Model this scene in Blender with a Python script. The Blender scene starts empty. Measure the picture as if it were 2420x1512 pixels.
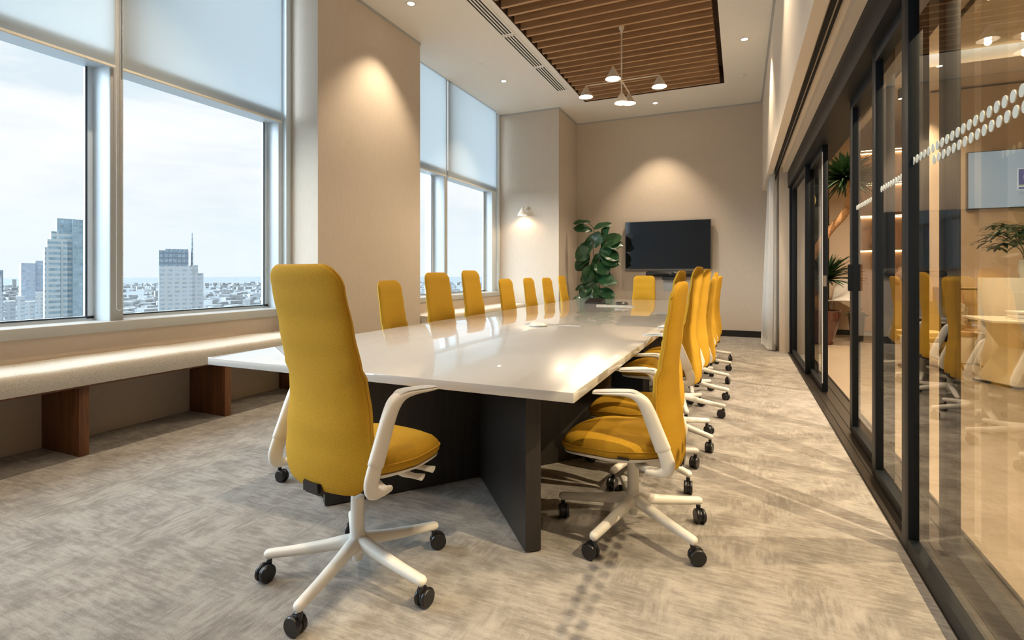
import bpy, bmesh, math, random
from mathutils import Vector, Matrix, noise
random.seed(7)
S = bpy.context.scene
C = S.collection
PI = math.pi
def R(d): return math.radians(d)

# ------------------------------------------------------------------ materials
def new_mat(name):
    m = bpy.data.materials.new(name); m.use_nodes = True
    nt = m.node_tree; nt.nodes.clear()
    out = nt.nodes.new('ShaderNodeOutputMaterial')
    return m, nt, out
def N(nt, t, **kw):
    n = nt.nodes.new(t)
    for k, v in kw.items():
        if k in n.inputs: n.inputs[k].default_value = v
        else: setattr(n, k, v)
    return n
def L(nt, a, ao, b, bi): nt.links.new(a.outputs[ao], b.inputs[bi])
def ramp(nt, stops):
    r = nt.nodes.new('ShaderNodeValToRGB')
    el = r.color_ramp.elements
    el[0].position, el[0].color = stops[0][0], (*stops[0][1], 1)
    el[1].position, el[1].color = stops[-1][0], (*stops[-1][1], 1)
    for p, c in stops[1:-1]:
        e = el.new(p); e.color = (*c, 1)
    return r
def mat(name, col, rough=0.5, metal=0.0, var=0.0, scale=(20, 20, 20), bump=0.0, coat=0.0, sheen=0.0, spec=0.5, emit=None, estr=0):
    m, nt, out = new_mat(name)
    b = N(nt, 'ShaderNodeBsdfPrincipled')
    b.inputs['Roughness'].default_value = rough
    b.inputs['Metallic'].default_value = metal
    b.inputs['Coat Weight'].default_value = coat
    b.inputs['Coat Roughness'].default_value = 0.03
    b.inputs['Sheen Weight'].default_value = sheen
    b.inputs['Specular IOR Level'].default_value = spec
    tc = N(nt, 'ShaderNodeTexCoord'); mp = N(nt, 'ShaderNodeMapping')
    mp.inputs['Scale'].default_value = scale
    no = N(nt, 'ShaderNodeTexNoise'); no.inputs['Scale'].default_value = 1; no.inputs['Detail'].default_value = 3
    L(nt, tc, 'Object', mp, 'Vector'); L(nt, mp, 'Vector', no, 'Vector')
    v = max(var, 0.01)
    r = ramp(nt, [(0.3, tuple(c * (1 - v) for c in col)), (0.7, tuple(min(1, c * (1 + v)) for c in col))])
    L(nt, no, 'Fac', r, 'Fac'); L(nt, r, 'Color', b, 'Base Color')
    if bump:
        bp = N(nt, 'ShaderNodeBump'); bp.inputs['Strength'].default_value = bump; bp.inputs['Distance'].default_value = 0.002
        L(nt, no, 'Fac', bp, 'Height'); L(nt, bp, 'Normal', b, 'Normal')
    if emit:
        b.inputs['Emission Color'].default_value = (*emit, 1); b.inputs['Emission Strength'].default_value = estr
    L(nt, b, 'BSDF', out, 'Surface')
    return m
def glow(name, col, s):
    m, nt, out = new_mat(name)
    e = N(nt, 'ShaderNodeEmission'); e.inputs['Color'].default_value = (*col, 1); e.inputs['Strength'].default_value = s
    L(nt, e, 'Emission', out, 'Surface'); return m
def glass(name, tint=(1, 1, 1), refl=1.0, ior=1.5, floor_=0.0):
    m, nt, out = new_mat(name)
    t = N(nt, 'ShaderNodeBsdfTransparent'); t.inputs['Color'].default_value = (*tint, 1)
    g = N(nt, 'ShaderNodeBsdfGlossy'); g.inputs['Roughness'].default_value = 0.0
    f = N(nt, 'ShaderNodeFresnel'); f.inputs['IOR'].default_value = ior
    mu = N(nt, 'ShaderNodeMath', operation='MULTIPLY_ADD'); mu.inputs[1].default_value = refl; mu.inputs[2].default_value = floor_
    mx = N(nt, 'ShaderNodeMixShader')
    ge = N(nt, 'ShaderNodeNewGeometry'); inv = N(nt, 'ShaderNodeMath', operation='SUBTRACT'); inv.inputs[0].default_value = 1
    ml = N(nt, 'ShaderNodeMath', operation='MULTIPLY')
    L(nt, ge, 'Backfacing', inv, 1); L(nt, f, 'Fac', mu, 0); L(nt, mu, 'Value', ml, 0); L(nt, inv, 'Value', ml, 1); L(nt, ml, 'Value', mx, 'Fac'); L(nt, t, 'BSDF', mx, 1); L(nt, g, 'BSDF', mx, 2)
    L(nt, mx, 'Shader', out, 'Surface'); return m
def fabric(name, col, col2, sc=260, streak=(1, 1, 3.2), sheen=0.25, fine=0.5):
    m, nt, out = new_mat(name)
    b = N(nt, 'ShaderNodeBsdfPrincipled'); b.inputs['Roughness'].default_value = 0.85
    b.inputs['Sheen Weight'].default_value = sheen; b.inputs['Specular IOR Level'].default_value = 0.2
    b.inputs['Sheen Tint'].default_value = (*col, 1)
    tc = N(nt, 'ShaderNodeTexCoord'); mp = N(nt, 'ShaderNodeMapping'); mp.inputs['Scale'].default_value = streak
    no = N(nt, 'ShaderNodeTexNoise'); no.inputs['Scale'].default_value = sc / 3; no.inputs['Detail'].default_value = 4
    L(nt, tc, 'Object', mp, 'Vector'); L(nt, mp, 'Vector', no, 'Vector')
    r = ramp(nt, [(0.3, col2), (0.48, col), (0.75, tuple(min(1, c * 1.12) for c in col))])
    L(nt, no, 'Fac', r, 'Fac'); L(nt, r, 'Color', b, 'Base Color')
    n2 = N(nt, 'ShaderNodeTexNoise'); n2.inputs['Scale'].default_value = sc * 2
    L(nt, tc, 'Object', n2, 'Vector')
    bp = N(nt, 'ShaderNodeBump'); bp.inputs['Strength'].default_value = fine; bp.inputs['Distance'].default_value = 0.001
    L(nt, n2, 'Fac', bp, 'Height'); L(nt, bp, 'Normal', b, 'Normal')
    L(nt, b, 'BSDF', out, 'Surface'); return m
def wood(name, c1, c2, scale=(12, 12, 1.2), rough=0.45):
    m, nt, out = new_mat(name)
    b = N(nt, 'ShaderNodeBsdfPrincipled'); b.inputs['Roughness'].default_value = rough
    tc = N(nt, 'ShaderNodeTexCoord'); mp = N(nt, 'ShaderNodeMapping'); mp.inputs['Scale'].default_value = scale
    no = N(nt, 'ShaderNodeTexNoise'); no.inputs['Scale'].default_value = 2; no.inputs['Detail'].default_value = 6; no.inputs['Distortion'].default_value = 0.6
    L(nt, tc, 'Object', mp, 'Vector'); L(nt, mp, 'Vector', no, 'Vector')
    r = ramp(nt, [(0.3, c2), (0.5, tuple((a + d) / 2 for a, d in zip(c1, c2))), (0.7, c1)])
    L(nt, no, 'Fac', r, 'Fac'); L(nt, r, 'Color', b, 'Base Color'); L(nt, b, 'BSDF', out, 'Surface'); return m

def carpet_mat():
    m, nt, out = new_mat('carpet')
    b = N(nt, 'ShaderNodeBsdfPrincipled'); b.inputs['Roughness'].default_value = 0.95
    b.inputs['Specular IOR Level'].default_value = 0.1; b.inputs['Sheen Weight'].default_value = 0.15
    tc = N(nt, 'ShaderNodeTexCoord')
    def nz(scale, s, det=4, dist=0.0):
        mp = N(nt, 'ShaderNodeMapping'); mp.inputs['Scale'].default_value = scale
        n = N(nt, 'ShaderNodeTexNoise'); n.inputs['Scale'].default_value = s; n.inputs['Detail'].default_value = det
        n.inputs['Roughness'].default_value = 0.7; n.inputs['Distortion'].default_value = dist
        L(nt, tc, 'Object', mp, 'Vector'); L(nt, mp, 'Vector', n, 'Vector'); return n
    a = nz((2.2, 13, 1), 3.6, 7)      # streaks along X
    c = nz((13, 2.2, 1), 3.6, 7)      # streaks along Y
    k = nz((1, 1, 1), 2.6, 1)
    kr = ramp(nt, [(0.50, (0, 0, 0)), (0.58, (1, 1, 1))]); L(nt, k, 'Fac', kr, 'Fac')
    mx = N(nt, 'ShaderNodeMix'); mx.data_type = 'FLOAT'
    L(nt, kr, 'Color', mx, 0); L(nt, a, 'Fac', mx, 2); L(nt, c, 'Fac', mx, 3)
    big = nz((1, 1, 1), 6.5, 3)
    ad = N(nt, 'ShaderNodeMath', operation='MULTIPLY_ADD'); ad.inputs[1].default_value = 0.45; L(nt, big, 'Fac', ad, 0)
    ml = N(nt, 'ShaderNodeMath', operation='MULTIPLY'); ml.inputs[1].default_value = 0.55
    L(nt, mx, 0, ml, 0); L(nt, ml, 'Value', ad, 2)
    fine = nz((1, 1, 1), 170, 2)
    f2 = N(nt, 'ShaderNodeMath', operation='MULTIPLY_ADD'); f2.inputs[1].default_value = 0.16
    L(nt, fine, 'Fac', f2, 0); L(nt, ad, 'Value', f2, 2)
    r = ramp(nt, [(0.47, (0.205, 0.187, 0.168)), (0.545, (0.252, 0.232, 0.209)), (0.60, (0.315, 0.293, 0.267)), (0.68, (0.375, 0.352, 0.322))])
    L(nt, f2, 'Value', r, 'Fac'); L(nt, r, 'Color', b, 'Base Color')
    bp = N(nt, 'ShaderNodeBump'); bp.inputs['Strength'].default_value = 0.6; bp.inputs['Distance'].default_value = 0.004
    L(nt, fine, 'Fac', bp, 'Height'); L(nt, bp, 'Normal', b, 'Normal')
    L(nt, b, 'BSDF', out, 'Surface'); return m
def blind_mat():
    m, nt, out = new_mat('blind_fabric')
    d = N(nt, 'ShaderNodeBsdfDiffuse'); d.inputs['Color'].default_value = (0.60, 0.64, 0.66, 1)
    t = N(nt, 'ShaderNodeBsdfTranslucent'); t.inputs['Color'].default_value = (0.60, 0.64, 0.655, 1)
    p = N(nt, 'ShaderNodeBsdfTransparent')
    a = N(nt, 'ShaderNodeMixShader'); a.inputs[0].default_value = 0.62
    c = N(nt, 'ShaderNodeMixShader'); c.inputs[0].default_value = 0.10
    tc = N(nt, 'ShaderNodeTexCoord'); no = N(nt, 'ShaderNodeTexNoise'); no.inputs['Scale'].default_value = 400
    bp = N(nt, 'ShaderNodeBump'); bp.inputs['Strength'].default_value = 0.1
    L(nt, tc, 'Object', no, 'Vector'); L(nt, no, 'Fac', bp, 'Height'); L(nt, bp, 'Normal', d, 'Normal')
    L(nt, d, 'BSDF', a, 1); L(nt, t, 'BSDF', a, 2); L(nt, a, 'Shader', c, 1); L(nt, p, 'BSDF', c, 2)
    L(nt, c, 'Shader', out, 'Surface'); return m
def facade_mat(name, wall, win, fh=3.2, ww=3.0, frac=0.5, vfrac=0.75):
    m, nt, out = new_mat(name)
    b = N(nt, 'ShaderNodeBsdfPrincipled'); b.inputs['Roughness'].default_value = 0.6
    tc = N(nt, 'ShaderNodeTexCoord'); sp = N(nt, 'ShaderNodeSeparateXYZ'); L(nt, tc, 'Object', sp, 0)
    def band(src, per, fr):
        dv = N(nt, 'ShaderNodeMath', operation='DIVIDE'); dv.inputs[1].default_value = per
        fr_ = N(nt, 'ShaderNodeMath', operation='FRACT'); lt = N(nt, 'ShaderNodeMath', operation='LESS_THAN'); lt.inputs[1].default_value = fr
        nt.links.new(src, dv.inputs[0]); L(nt, dv, 0, fr_, 0); L(nt, fr_, 0, lt, 0); return lt
    z = band(sp.outputs['Z'], fh, frac)
    sm = N(nt, 'ShaderNodeMath', operation='ADD'); nt.links.new(sp.outputs['X'], sm.inputs[0]); nt.links.new(sp.outputs['Y'], sm.inputs[1])
    x = band(sm.outputs[0], ww, vfrac)
    mu = N(nt, 'ShaderNodeMath', operation='MULTIPLY'); L(nt, z, 0, mu, 0); L(nt, x, 0, mu, 1)
    no = N(nt, 'ShaderNodeTexNoise'); no.inputs['Scale'].default_value = 0.35; L(nt, tc, 'Object', no, 'Vector')
    wr = ramp(nt, [(0.35, win), (0.7, tuple(min(1, c * 1.6) for c in win))]); L(nt, no, 'Fac', wr, 'Fac')
    mx = N(nt, 'ShaderNodeMix'); mx.data_type = 'RGBA'
    mx.inputs[6].default_value = (*wall, 1)
    L(nt, mu, 0, mx, 0); L(nt, wr, 'Color', mx, 7); L(nt, mx, 2, b, 'Base Color')
    L(nt, b, 'BSDF', out, 'Surface'); return m

M = {}
M['carpet'] = carpet_mat()
M['wallpaper'] = mat('wallpaper', (0.58, 0.51, 0.43), 0.8, var=0.035, scale=(60, 60, 9), bump=0.15, spec=0.2)
M['reflection_slate'] = mat('tv_reflection_slate', (0.17, 0.20, 0.24), 0.7)  # slate tone picked for the television's reflection; the wall is out of view
M['low_wall'] = mat('low_wall_paint', (0.56, 0.47, 0.38), 0.8, var=0.02)
M['ceiling'] = mat('ceiling_paint', (0.80, 0.77, 0.72), 0.85, spec=0.2)
M['bulkhead'] = mat('bulkhead_paint', (0.76, 0.69, 0.60), 0.75, spec=0.2)
M['trim_white'] = mat('trim_white', (0.75, 0.73, 0.68), 0.5)
M['baseboard'] = mat('baseboard_black', (0.012, 0.012, 0.013), 0.35)
M['alu'] = mat('anodised_frame', (0.66, 0.73, 0.78), 0.4, metal=0.05)
M['alu_warm'] = mat('mullion_cover_grey', (0.42, 0.43, 0.43), 0.5)
M['sill'] = mat('sill_grey', (0.43, 0.43, 0.41), 0.5)
M['gasket'] = mat('gasket_black', (0.02, 0.03, 0.04), 0.4)
M['black'] = mat('black_metal_frame', (0.008, 0.011, 0.015), 0.45, spec=0.22)
M['track'] = mat('bronze_threshold', (0.035, 0.028, 0.022), 0.35, metal=0.4)
M['yellow'] = fabric('mustard_fabric', (0.50, 0.285, 0.021), (0.37, 0.208, 0.018), sc=700, streak=(1, 1, 2.2))
M['yellow_seam'] = mat('mustard_piping', (0.50, 0.27, 0.015), 0.8)
M['white_plastic'] = mat('white_plastic', (0.78, 0.76, 0.71), 0.38)
M['grey_plastic'] = mat('light_grey_plastic', (0.55, 0.56, 0.56), 0.45)
M['black_plastic'] = mat('black_plastic', (0.012, 0.012, 0.014), 0.3)
M['chrome'] = mat('gas_lift_steel', (0.45, 0.46, 0.47), 0.25, metal=0.9)
M['table'] = mat('table_gloss_white', (0.62, 0.61, 0.59), 0.25, coat=1.0, spec=0.5)
M['table'].node_tree.nodes['Principled BSDF'].inputs['Coat IOR'].default_value = 2.0
M['table_edge'] = mat('table_edge_seam', (0.5, 0.46, 0.4), 0.4)
M['dark_wood'] = wood('dark_table_base', (0.030, 0.024, 0.020), (0.016, 0.013, 0.012), rough=0.4)
M['walnut'] = wood('bench_walnut', (0.24, 0.095, 0.035), (0.12, 0.045, 0.018), scale=(14, 14, 1))
M['slat'] = wood('slat_oak', (0.50, 0.30, 0.155), (0.36, 0.20, 0.10), scale=(1.0, 14, 14), rough=0.55)
M['slat_back'] = mat('slat_backing_dark', (0.07, 0.042, 0.025), 0.8)
M['bench'] = fabric('bench_upholstery', (0.66, 0.62, 0.55), (0.50, 0.46, 0.40), sc=400, streak=(1, 1, 1), sheen=0.1)
M['curtain'] = fabric('sheer_curtain', (0.80, 0.80, 0.79), (0.72, 0.72, 0.71), sc=600, streak=(1, 1, 1), sheen=0.1, fine=0.2)
M['blind'] = blind_mat()
M['hem'] = mat('blind_hem_bar', (0.74, 0.72, 0.66), 0.5)
M['bead'] = mat('blind_chain_beads', (0.72, 0.72, 0.72), 0.4)
M['glass_win'] = glass('window_glass', (0.975, 0.985, 0.985), 0.45)
M['glass_door'] = glass('partition_glass', (0.93, 0.92, 0.88), 1.25, 1.5, 0.015)
M['decal'] = mat('frosted_dots', (0.72, 0.74, 0.68), 0.7)
M['diffuser_dark'] = mat('air_slot_dark', (0.01, 0.01, 0.01), 0.8)
M['lamp_metal'] = mat('brushed_champagne', (0.78, 0.68, 0.55), 0.5, metal=0.0)
M['bulb'] = glow('opal_bulb', (1.0, 0.86, 0.68), 55)
M['shade_in'] = mat('shade_inside_white', (0.85, 0.80, 0.72), 0.5)
M['downlight_glow'] = glow('downlight_lens', (1.0, 0.86, 0.66), 26)
M['leaf'] = mat('fiddle_leaf', (0.017, 0.060, 0.022), 0.35, var=0.45, scale=(9, 9, 9), coat=0.2)
M['palm_leaf'] = mat('dracaena_leaf', (0.016, 0.045, 0.014), 0.45, var=0.5, scale=(8, 8, 8))
M['trunk'] = mat('dracaena_bark', (0.36, 0.20, 0.09), 0.8, var=0.35, scale=(30, 30, 60), bump=0.8)
M['stem'] = mat('plant_stem', (0.10, 0.07, 0.04), 0.8)
M['soil'] = mat('soil', (0.03, 0.02, 0.015), 0.95, var=0.3)
M['terracotta'] = mat('glazed_red_brown', (0.075, 0.022, 0.013), 0.18, var=0.35, scale=(5, 5, 4), coat=0.6)
M['pot_grey'] = mat('grey_planter', (0.30, 0.29, 0.27), 0.7)
M['tv'] = mat('tv_screen_gloss', (0.008, 0.009, 0.011), 0.06, spec=0.9, coat=1.0)
M['tv'].node_tree.nodes['Principled BSDF'].inputs['Coat IOR'].default_value = 1.9
M['tv_frame'] = mat('tv_bezel', (0.30, 0.28, 0.26), 0.35, metal=0.5)
M['outlet'] = mat('outlet_plate', (0.45, 0.47, 0.48), 0.5)
M['lobby_floor'] = wood('lobby_floor_boards', (0.37, 0.30, 0.22), (0.33, 0.262, 0.19), scale=(3, 0.5, 1), rough=0.28)
M['lobby_wall'] = mat('lobby_wall_paint', (0.60, 0.48, 0.36), 0.7, spec=0.2)
M['lobby_wood'] = wood('lobby_oak_veneer', (0.52, 0.34, 0.20), (0.42, 0.26, 0.15), scale=(9, 9, 1))
M['led'] = glow('led_strip', (1.0, 0.70, 0.38), 14)
M['cove'] = glow('cove_strip', (1.0, 0.78, 0.48), 9)
M['desk_white'] = mat('desk_white', (0.78, 0.74, 0.66), 0.4)
M['desk_beige'] = mat('desk_facets', (0.60, 0.52, 0.40), 0.55)
M['paper'] = mat('paper_white', (0.82, 0.80, 0.76), 0.7)
M['screen'] = glow('screen_glow', (0.50, 0.66, 0.84), 0.85)
M['logo_blue'] = glow('logo_blue', (0.10, 0.14, 0.46), 0.8)
M['logo_white'] = glow('logo_white', (0.8, 0.88, 1.0), 1.0)
M['logo_green'] = glow('logo_green', (0.40, 0.58, 0.36), 0.8)
M['logo_text'] = glow('logo_text', (0.25, 0.36, 0.55), 0.8)
M['armchair'] = fabric('armchair_fabric', (0.50, 0.38, 0.18), (0.36, 0.26, 0.12))
M['pillow'] = mat('pillow_print', (0.45, 0.40, 0.34), 0.9, var=0.6, scale=(30, 30, 30))
M['brass'] = mat('brass', (0.85, 0.60, 0.22), 0.3, metal=0.9)
M['brass_glow'] = mat('lit_slot_gold_glow', (0.85, 0.60, 0.22), 0.4, emit=(1, 0.66, 0.2), estr=0.7)  # gold emission imitating a warm lit slot
M['grey_cab'] = mat('cabinet_grey', (0.13, 0.14, 0.14), 0.5)
M['ceramic'] = mat('ceramic_vase', (0.55, 0.38, 0.27), 0.6)
M['cone_white'] = mat('sconce_white', (0.80, 0.75, 0.68), 0.45)
M['tower_a'] = facade_mat('tower_facade_teal', (0.530, 0.595, 0.610), (0.249, 0.337, 0.385), 3.4, 9.0, 0.5, 0.88)  # facade colours below paled and blued to carry the distance haze
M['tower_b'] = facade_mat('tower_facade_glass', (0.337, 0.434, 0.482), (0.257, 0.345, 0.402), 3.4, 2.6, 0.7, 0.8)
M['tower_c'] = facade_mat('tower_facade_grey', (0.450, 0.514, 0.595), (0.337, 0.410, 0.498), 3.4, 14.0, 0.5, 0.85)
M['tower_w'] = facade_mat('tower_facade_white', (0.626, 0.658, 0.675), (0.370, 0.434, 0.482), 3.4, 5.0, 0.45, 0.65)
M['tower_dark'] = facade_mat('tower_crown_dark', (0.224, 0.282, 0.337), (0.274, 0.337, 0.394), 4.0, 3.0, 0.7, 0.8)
M['roofs'] = mat('city_roofs', (0.398, 0.422, 0.439), 0.9, var=0.28, scale=(0.02, 0.02, 0.02))  # roofs and ground have the haze mixed into their colour too
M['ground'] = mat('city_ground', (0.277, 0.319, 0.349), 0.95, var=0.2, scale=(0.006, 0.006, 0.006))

# ------------------------------------------------------------------ mesh helpers
def finish(name, bm, m, parent=None, smooth=False, loc=None, rot=None, kind=None, auto=None):
    me = bpy.data.meshes.new(name)
    bmesh.ops.recalc_face_normals(bm, faces=bm.faces)
    bm.to_mesh(me); bm.free()
    if m is not None: me.materials.append(m)
    if smooth:
        for p in me.polygons: p.use_smooth = True
        if auto: me.set_sharp_from_angle(angle=R(auto))
    o = bpy.data.objects.new(name, me); C.objects.link(o)
    if loc: o.location = loc
    if rot: o.rotation_euler = rot
    if parent: o.parent = parent
    if kind: o['kind'] = kind
    return o
def add_box(bm, x0, x1, y0, y1, z0, z1, mtx=None):
    vs = [bm.verts.new((x, y, z)) for x in (x0, x1) for y in (y0, y1) for z in (z0, z1)]
    for f in ((0, 1, 3, 2), (4, 6, 7, 5), (0, 4, 5, 1), (2, 3, 7, 6), (0, 2, 6, 4), (1, 5, 7, 3)):
        bm.faces.new([vs[i] for i in f])
    if mtx is not None: bmesh.ops.transform(bm, matrix=mtx, verts=vs)
    return vs
def box(name, x0, x1, y0, y1, z0, z1, m, parent=None, bevel=0.0, kind=None, seg=2):
    bm = bmesh.new(); add_box(bm, x0, x1, y0, y1, z0, z1)
    if bevel: bmesh.ops.bevel(bm, geom=bm.edges[:], offset=bevel, segments=seg, affect='EDGES', profile=0.5)
    return finish(name, bm, m, parent, smooth=bool(bevel), kind=kind, auto=40)
def boxes(name, lst, m, parent=None, kind=None):
    bm = bmesh.new()
    for b in lst: add_box(bm, *b)
    return finish(name, bm, m, parent, kind=kind)
def loft(bm, loops, cap=True):
    rows = [[bm.verts.new(p) for p in lp] for lp in loops]
    n = len(rows[0])
    for a, b in zip(rows[:-1], rows[1:]):
        for i in range(n): bm.faces.new((a[i], a[(i + 1) % n], b[(i + 1) % n], b[i]))
    if cap:
        bm.faces.new(rows[0][::-1]); bm.faces.new(rows[-1])
    return rows
def lathe(bm, prof, seg=32, c=(0, 0, 0), cap=True):
    loft(bm, [[(c[0] + r * math.cos(2 * PI * i / seg), c[1] + r * math.sin(2 * PI * i / seg), c[2] + z) for i in range(seg)] for r, z in prof], cap)
def sg(v, p): return math.copysign(abs(v) ** p, v)
def sweep(bm, pts, secs, lat=None, n=16, e=2.0, round_end=True):
    """pts: path; secs: (half width along lateral, half depth) per point"""
    P = [Vector(p) for p in pts]; loops = []
    for i, p in enumerate(P):
        t = (P[min(i + 1, len(P) - 1)] - P[max(i - 1, 0)]).normalized()
        la = Vector(lat) if lat else (Vector((0, 0, 1)).cross(t) if abs(t.z) < 0.95 else Vector((1, 0, 0)))
        la = (la - t * la.dot(t)).normalized(); d = t.cross(la)
        w, h = secs[i] if isinstance(secs, list) else secs
        def lp(off, k):
            return [tuple(p + t * off + la * (w * k * sg(math.cos(2 * PI * j / n), 2 / e)) + d * (h * k * sg(math.sin(2 * PI * j / n), 2 / e))) for j in range(n)]
        q = min(w, h)
        if round_end and i == 0: loops += [lp(-q * 0.9, 0.35), lp(-q * 0.6, 0.78)]
        loops.append(lp(0, 1))
        if round_end and i == len(P) - 1: loops += [lp(q * 0.6, 0.78), lp(q * 0.9, 0.35)]
    loft(bm, loops)
def smooth_path(pts, sub=6):
    out = []; P = [Vector(p) for p in pts]
    for i in range(len(P) - 1):
        p0, p1, p2, p3 = P[max(i - 1, 0)], P[i], P[i + 1], P[min(i + 2, len(P) - 1)]
        for k in range(sub):
            t = k / sub
            out.append(0.5 * ((2 * p1) + (p2 - p0) * t + (2 * p0 - 5 * p1 + 4 * p2 - p3) * t * t + (3 * p1 - p0 - 3 * p2 + p3) * t ** 3))
    out.append(P[-1]); return [tuple(p) for p in out]
def lerp_secs(secs, sub=6):
    out = []
    for a, b in zip(secs[:-1], secs[1:]):
        for k in range(sub):
            t = k / sub; out.append((a[0] + (b[0] - a[0]) * t, a[1] + (b[1] - a[1]) * t))
    out.append(secs[-1]); return out
def tube(bm, pts, r, n=10):
    sweep(bm, pts, [(r, r)] * len(pts) if not isinstance(r, list) else [(q, q) for q in r], n=n)
def thing(name, label, cat, loc=(0, 0, 0), rz=0, group=None):
    o = bpy.data.objects.new(name, None); C.objects.link(o); o.empty_display_size = 0.2
    o.location = loc; o.rotation_euler = (0, 0, rz); o['label'] = label; o['category'] = cat
    if group: o['group'] = group
    return o
def tag(o, label, cat, group=None, kind=None):
    o['label'] = label; o['category'] = cat
    if group: o['group'] = group
    if kind: o['kind'] = kind
    return o
def copy_tree(o, parent=None):
    c = o.copy(); C.objects.link(c); c.parent = parent
    for ch in list(o.children): copy_tree(ch, c)
    return c

ZC = 4.45      # ceiling height
YB, YF = 10.8, -2.6
# ------------------------------------------------------------------ setting: room shell
box('floor', -4.76, 0.66, YF, YB, -0.08, 0, M['carpet'], kind='structure')
box('floor_lobby', 0.96, 8.4, YF, 14.6, -0.08, -0.004, M['lobby_floor'], kind='structure')
# ceiling with rectangular recess  X -2.69..-0.25, Y 1.4..9.5
rx0, rx1, ry0, ry1 = -2.69, -0.25, 1.2, 9.5
boxes('ceiling', [(-4.5, rx0, YF, YB, ZC, ZC + .1), (rx1, 0.46, YF, YB, ZC, ZC + .1), (rx0, rx1, YF, ry0, ZC, ZC + .1), (rx0, rx1, ry1, YB, ZC, ZC + .1)], M['ceiling'], kind='structure')
box('ceiling_recess', rx0 - .02, rx1 + .02, ry0 - .02, ry1 + .02, ZC + .30, ZC + .34, M['slat_back'], kind='structure')
boxes('trim_1', [(rx0, rx0 + .006, ry0, ry1, ZC + .003, ZC + .3), (rx1 - .006, rx1, ry0, ry1, ZC + .003, ZC + .3), (rx0, rx1, ry0, ry0 + .006, ZC + .003, ZC + .3), (rx0, rx1, ry1 - .006, ry1, ZC + .003, ZC + .3)], M['slat_back'], kind='structure')
box('ceiling_pocket', -4.8, -4.5, YF, 9.6, 4.72, 4.78, M['ceiling'], kind='structure')
box('trim_2', -4.515, -4.5, YF, 9.58, ZC, 4.72, M['ceiling'], kind='structure')
# shadow-gap trims at the ceiling edge
boxes('trim_3', [(-3.24, 0.38, YB - .012, YB, ZC - .03, ZC), (-3.24, -3.228, 9.58, YB - .012, ZC - .03, ZC), (-4.5, -3.228, 9.568, 9.58, ZC - .03, ZC),
                 (-4.12, -4.108, 4.2, 6.12, ZC - .03, ZC)], M['alu_warm'], kind='structure')
box('trim_4', 0.35, 0.38, YF, YB - .012, ZC - .02, ZC, M['alu_warm'], kind='structure')
box('wall_back', -5.0, 0.95, YB, YB + .2, 0, 4.8, M['wallpaper'], kind='structure')
box('wall_front', -5.0, 0.95, YF - .2, YF, 0, 4.8, M['reflection_slate'], kind='structure')
box('wall_left_column', -4.76, -4.12, 4.2, 6.12, 0, 4.8, M['wallpaper'], kind='structure')
box('wall_left_alcove', -4.76, -3.24, 9.58, YB, 0, 4.8, M['wallpaper'], kind='structure')
box('wall_left_low', -4.76, -4.47, YF, 4.2, 0, .77, M['low_wall'], kind='structure')
box('wall_left_low_far', -4.76, -4.47, 6.12, 9.58, 0, .77, M['low_wall'], kind='structure')
box('wall_right_bulkhead', 0.38, 0.46, YF, YB, 2.76, ZC + .1, M['bulkhead'], kind='structure')
boxes('wall_right_soffit', [(0.46, 0.60, YF, YB, 2.84, 2.9), (0.60, 0.68, YF, YB, 2.765, 2.9), (0.68, 0.95, YF, YB, 2.76, 4.9)], M['bulkhead'], kind='structure')
boxes('trim_5', [(0.49, 0.52, YF, YB, 2.822, 2.84), (0.535, 0.55, YF, YB, 2.822, 2.84)], M['black'], kind='structure')
box('wall_right', 0.55, 0.95, 8.93, YB, 0, 2.84, M['wallpaper'], kind='structure')
box('baseboard_back', -3.24, 0.55, YB - .015, YB, 0, .12, M['baseboard'], kind='structure')
box('baseboard_left', -3.24, -3.225, 9.58, YB - .015, 0, .12, M['baseboard'], kind='structure')
box('baseboard_column', -4.47, -3.225, 9.565, 9.58, 0, .12, M['baseboard'], kind='structure')

# ------------------------------------------------------------------ windows along the left
XG = -4.74
def window(idx, y0, y1):
    w = bpy.data.objects.new('window_%d' % idx, None); C.objects.link(w); w['kind'] = 'structure'
    boxes('window_frame', [(XG - .02, XG + .02, y0, y0 + .05, .86, 4.72), (XG - .02, XG + .02, y1 - .05, y1, .86, 4.72), (XG - .02, XG + .02, y0, y1, .84, .88)], M['alu'], w)
    boxes('gasket', [(XG + .02, XG + .024, y1 - .06, y1 - .045, .88, 2.85), (XG + .02, XG + .024, y0, y1, .868, .88)], M['gasket'], w)
    box('transom', XG - .02, -4.51, y0, y1, 2.855, 2.95, M['alu'], w)
    box('glass_pane', XG - .006, XG + .006, y0 + .03, y1 - .03, .86, 4.72, M['glass_win'], w)
    return w
mull = [-1.60, .43, 2.467, 7.45]
for i, (a, b) in enumerate([(-2.55, -1.65), (-1.55, .38), (.48, 2.42), (2.515, 4.08), (6.12, 7.40), (7.50, 9.32)]):
    window(i + 1, a, b)
for i, y in enumerate(mull):
    t = bpy.data.objects.new('trim_%d' % (20 + i), None); C.objects.link(t); t['kind'] = 'structure'
    box('mullion', XG, -4.515, y - .047, y + .047, .84, 4.72, M['alu'], t, bevel=.004)
    box('mullion_cover', -4.515, -4.5, y - .047, y + .047, .84, 4.72, M['alu_warm'], t, bevel=.003)
    box('outer_fin', -4.90, XG - .02, y - .03, y + .03, .5, 5.2, M['alu'], t)
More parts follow.
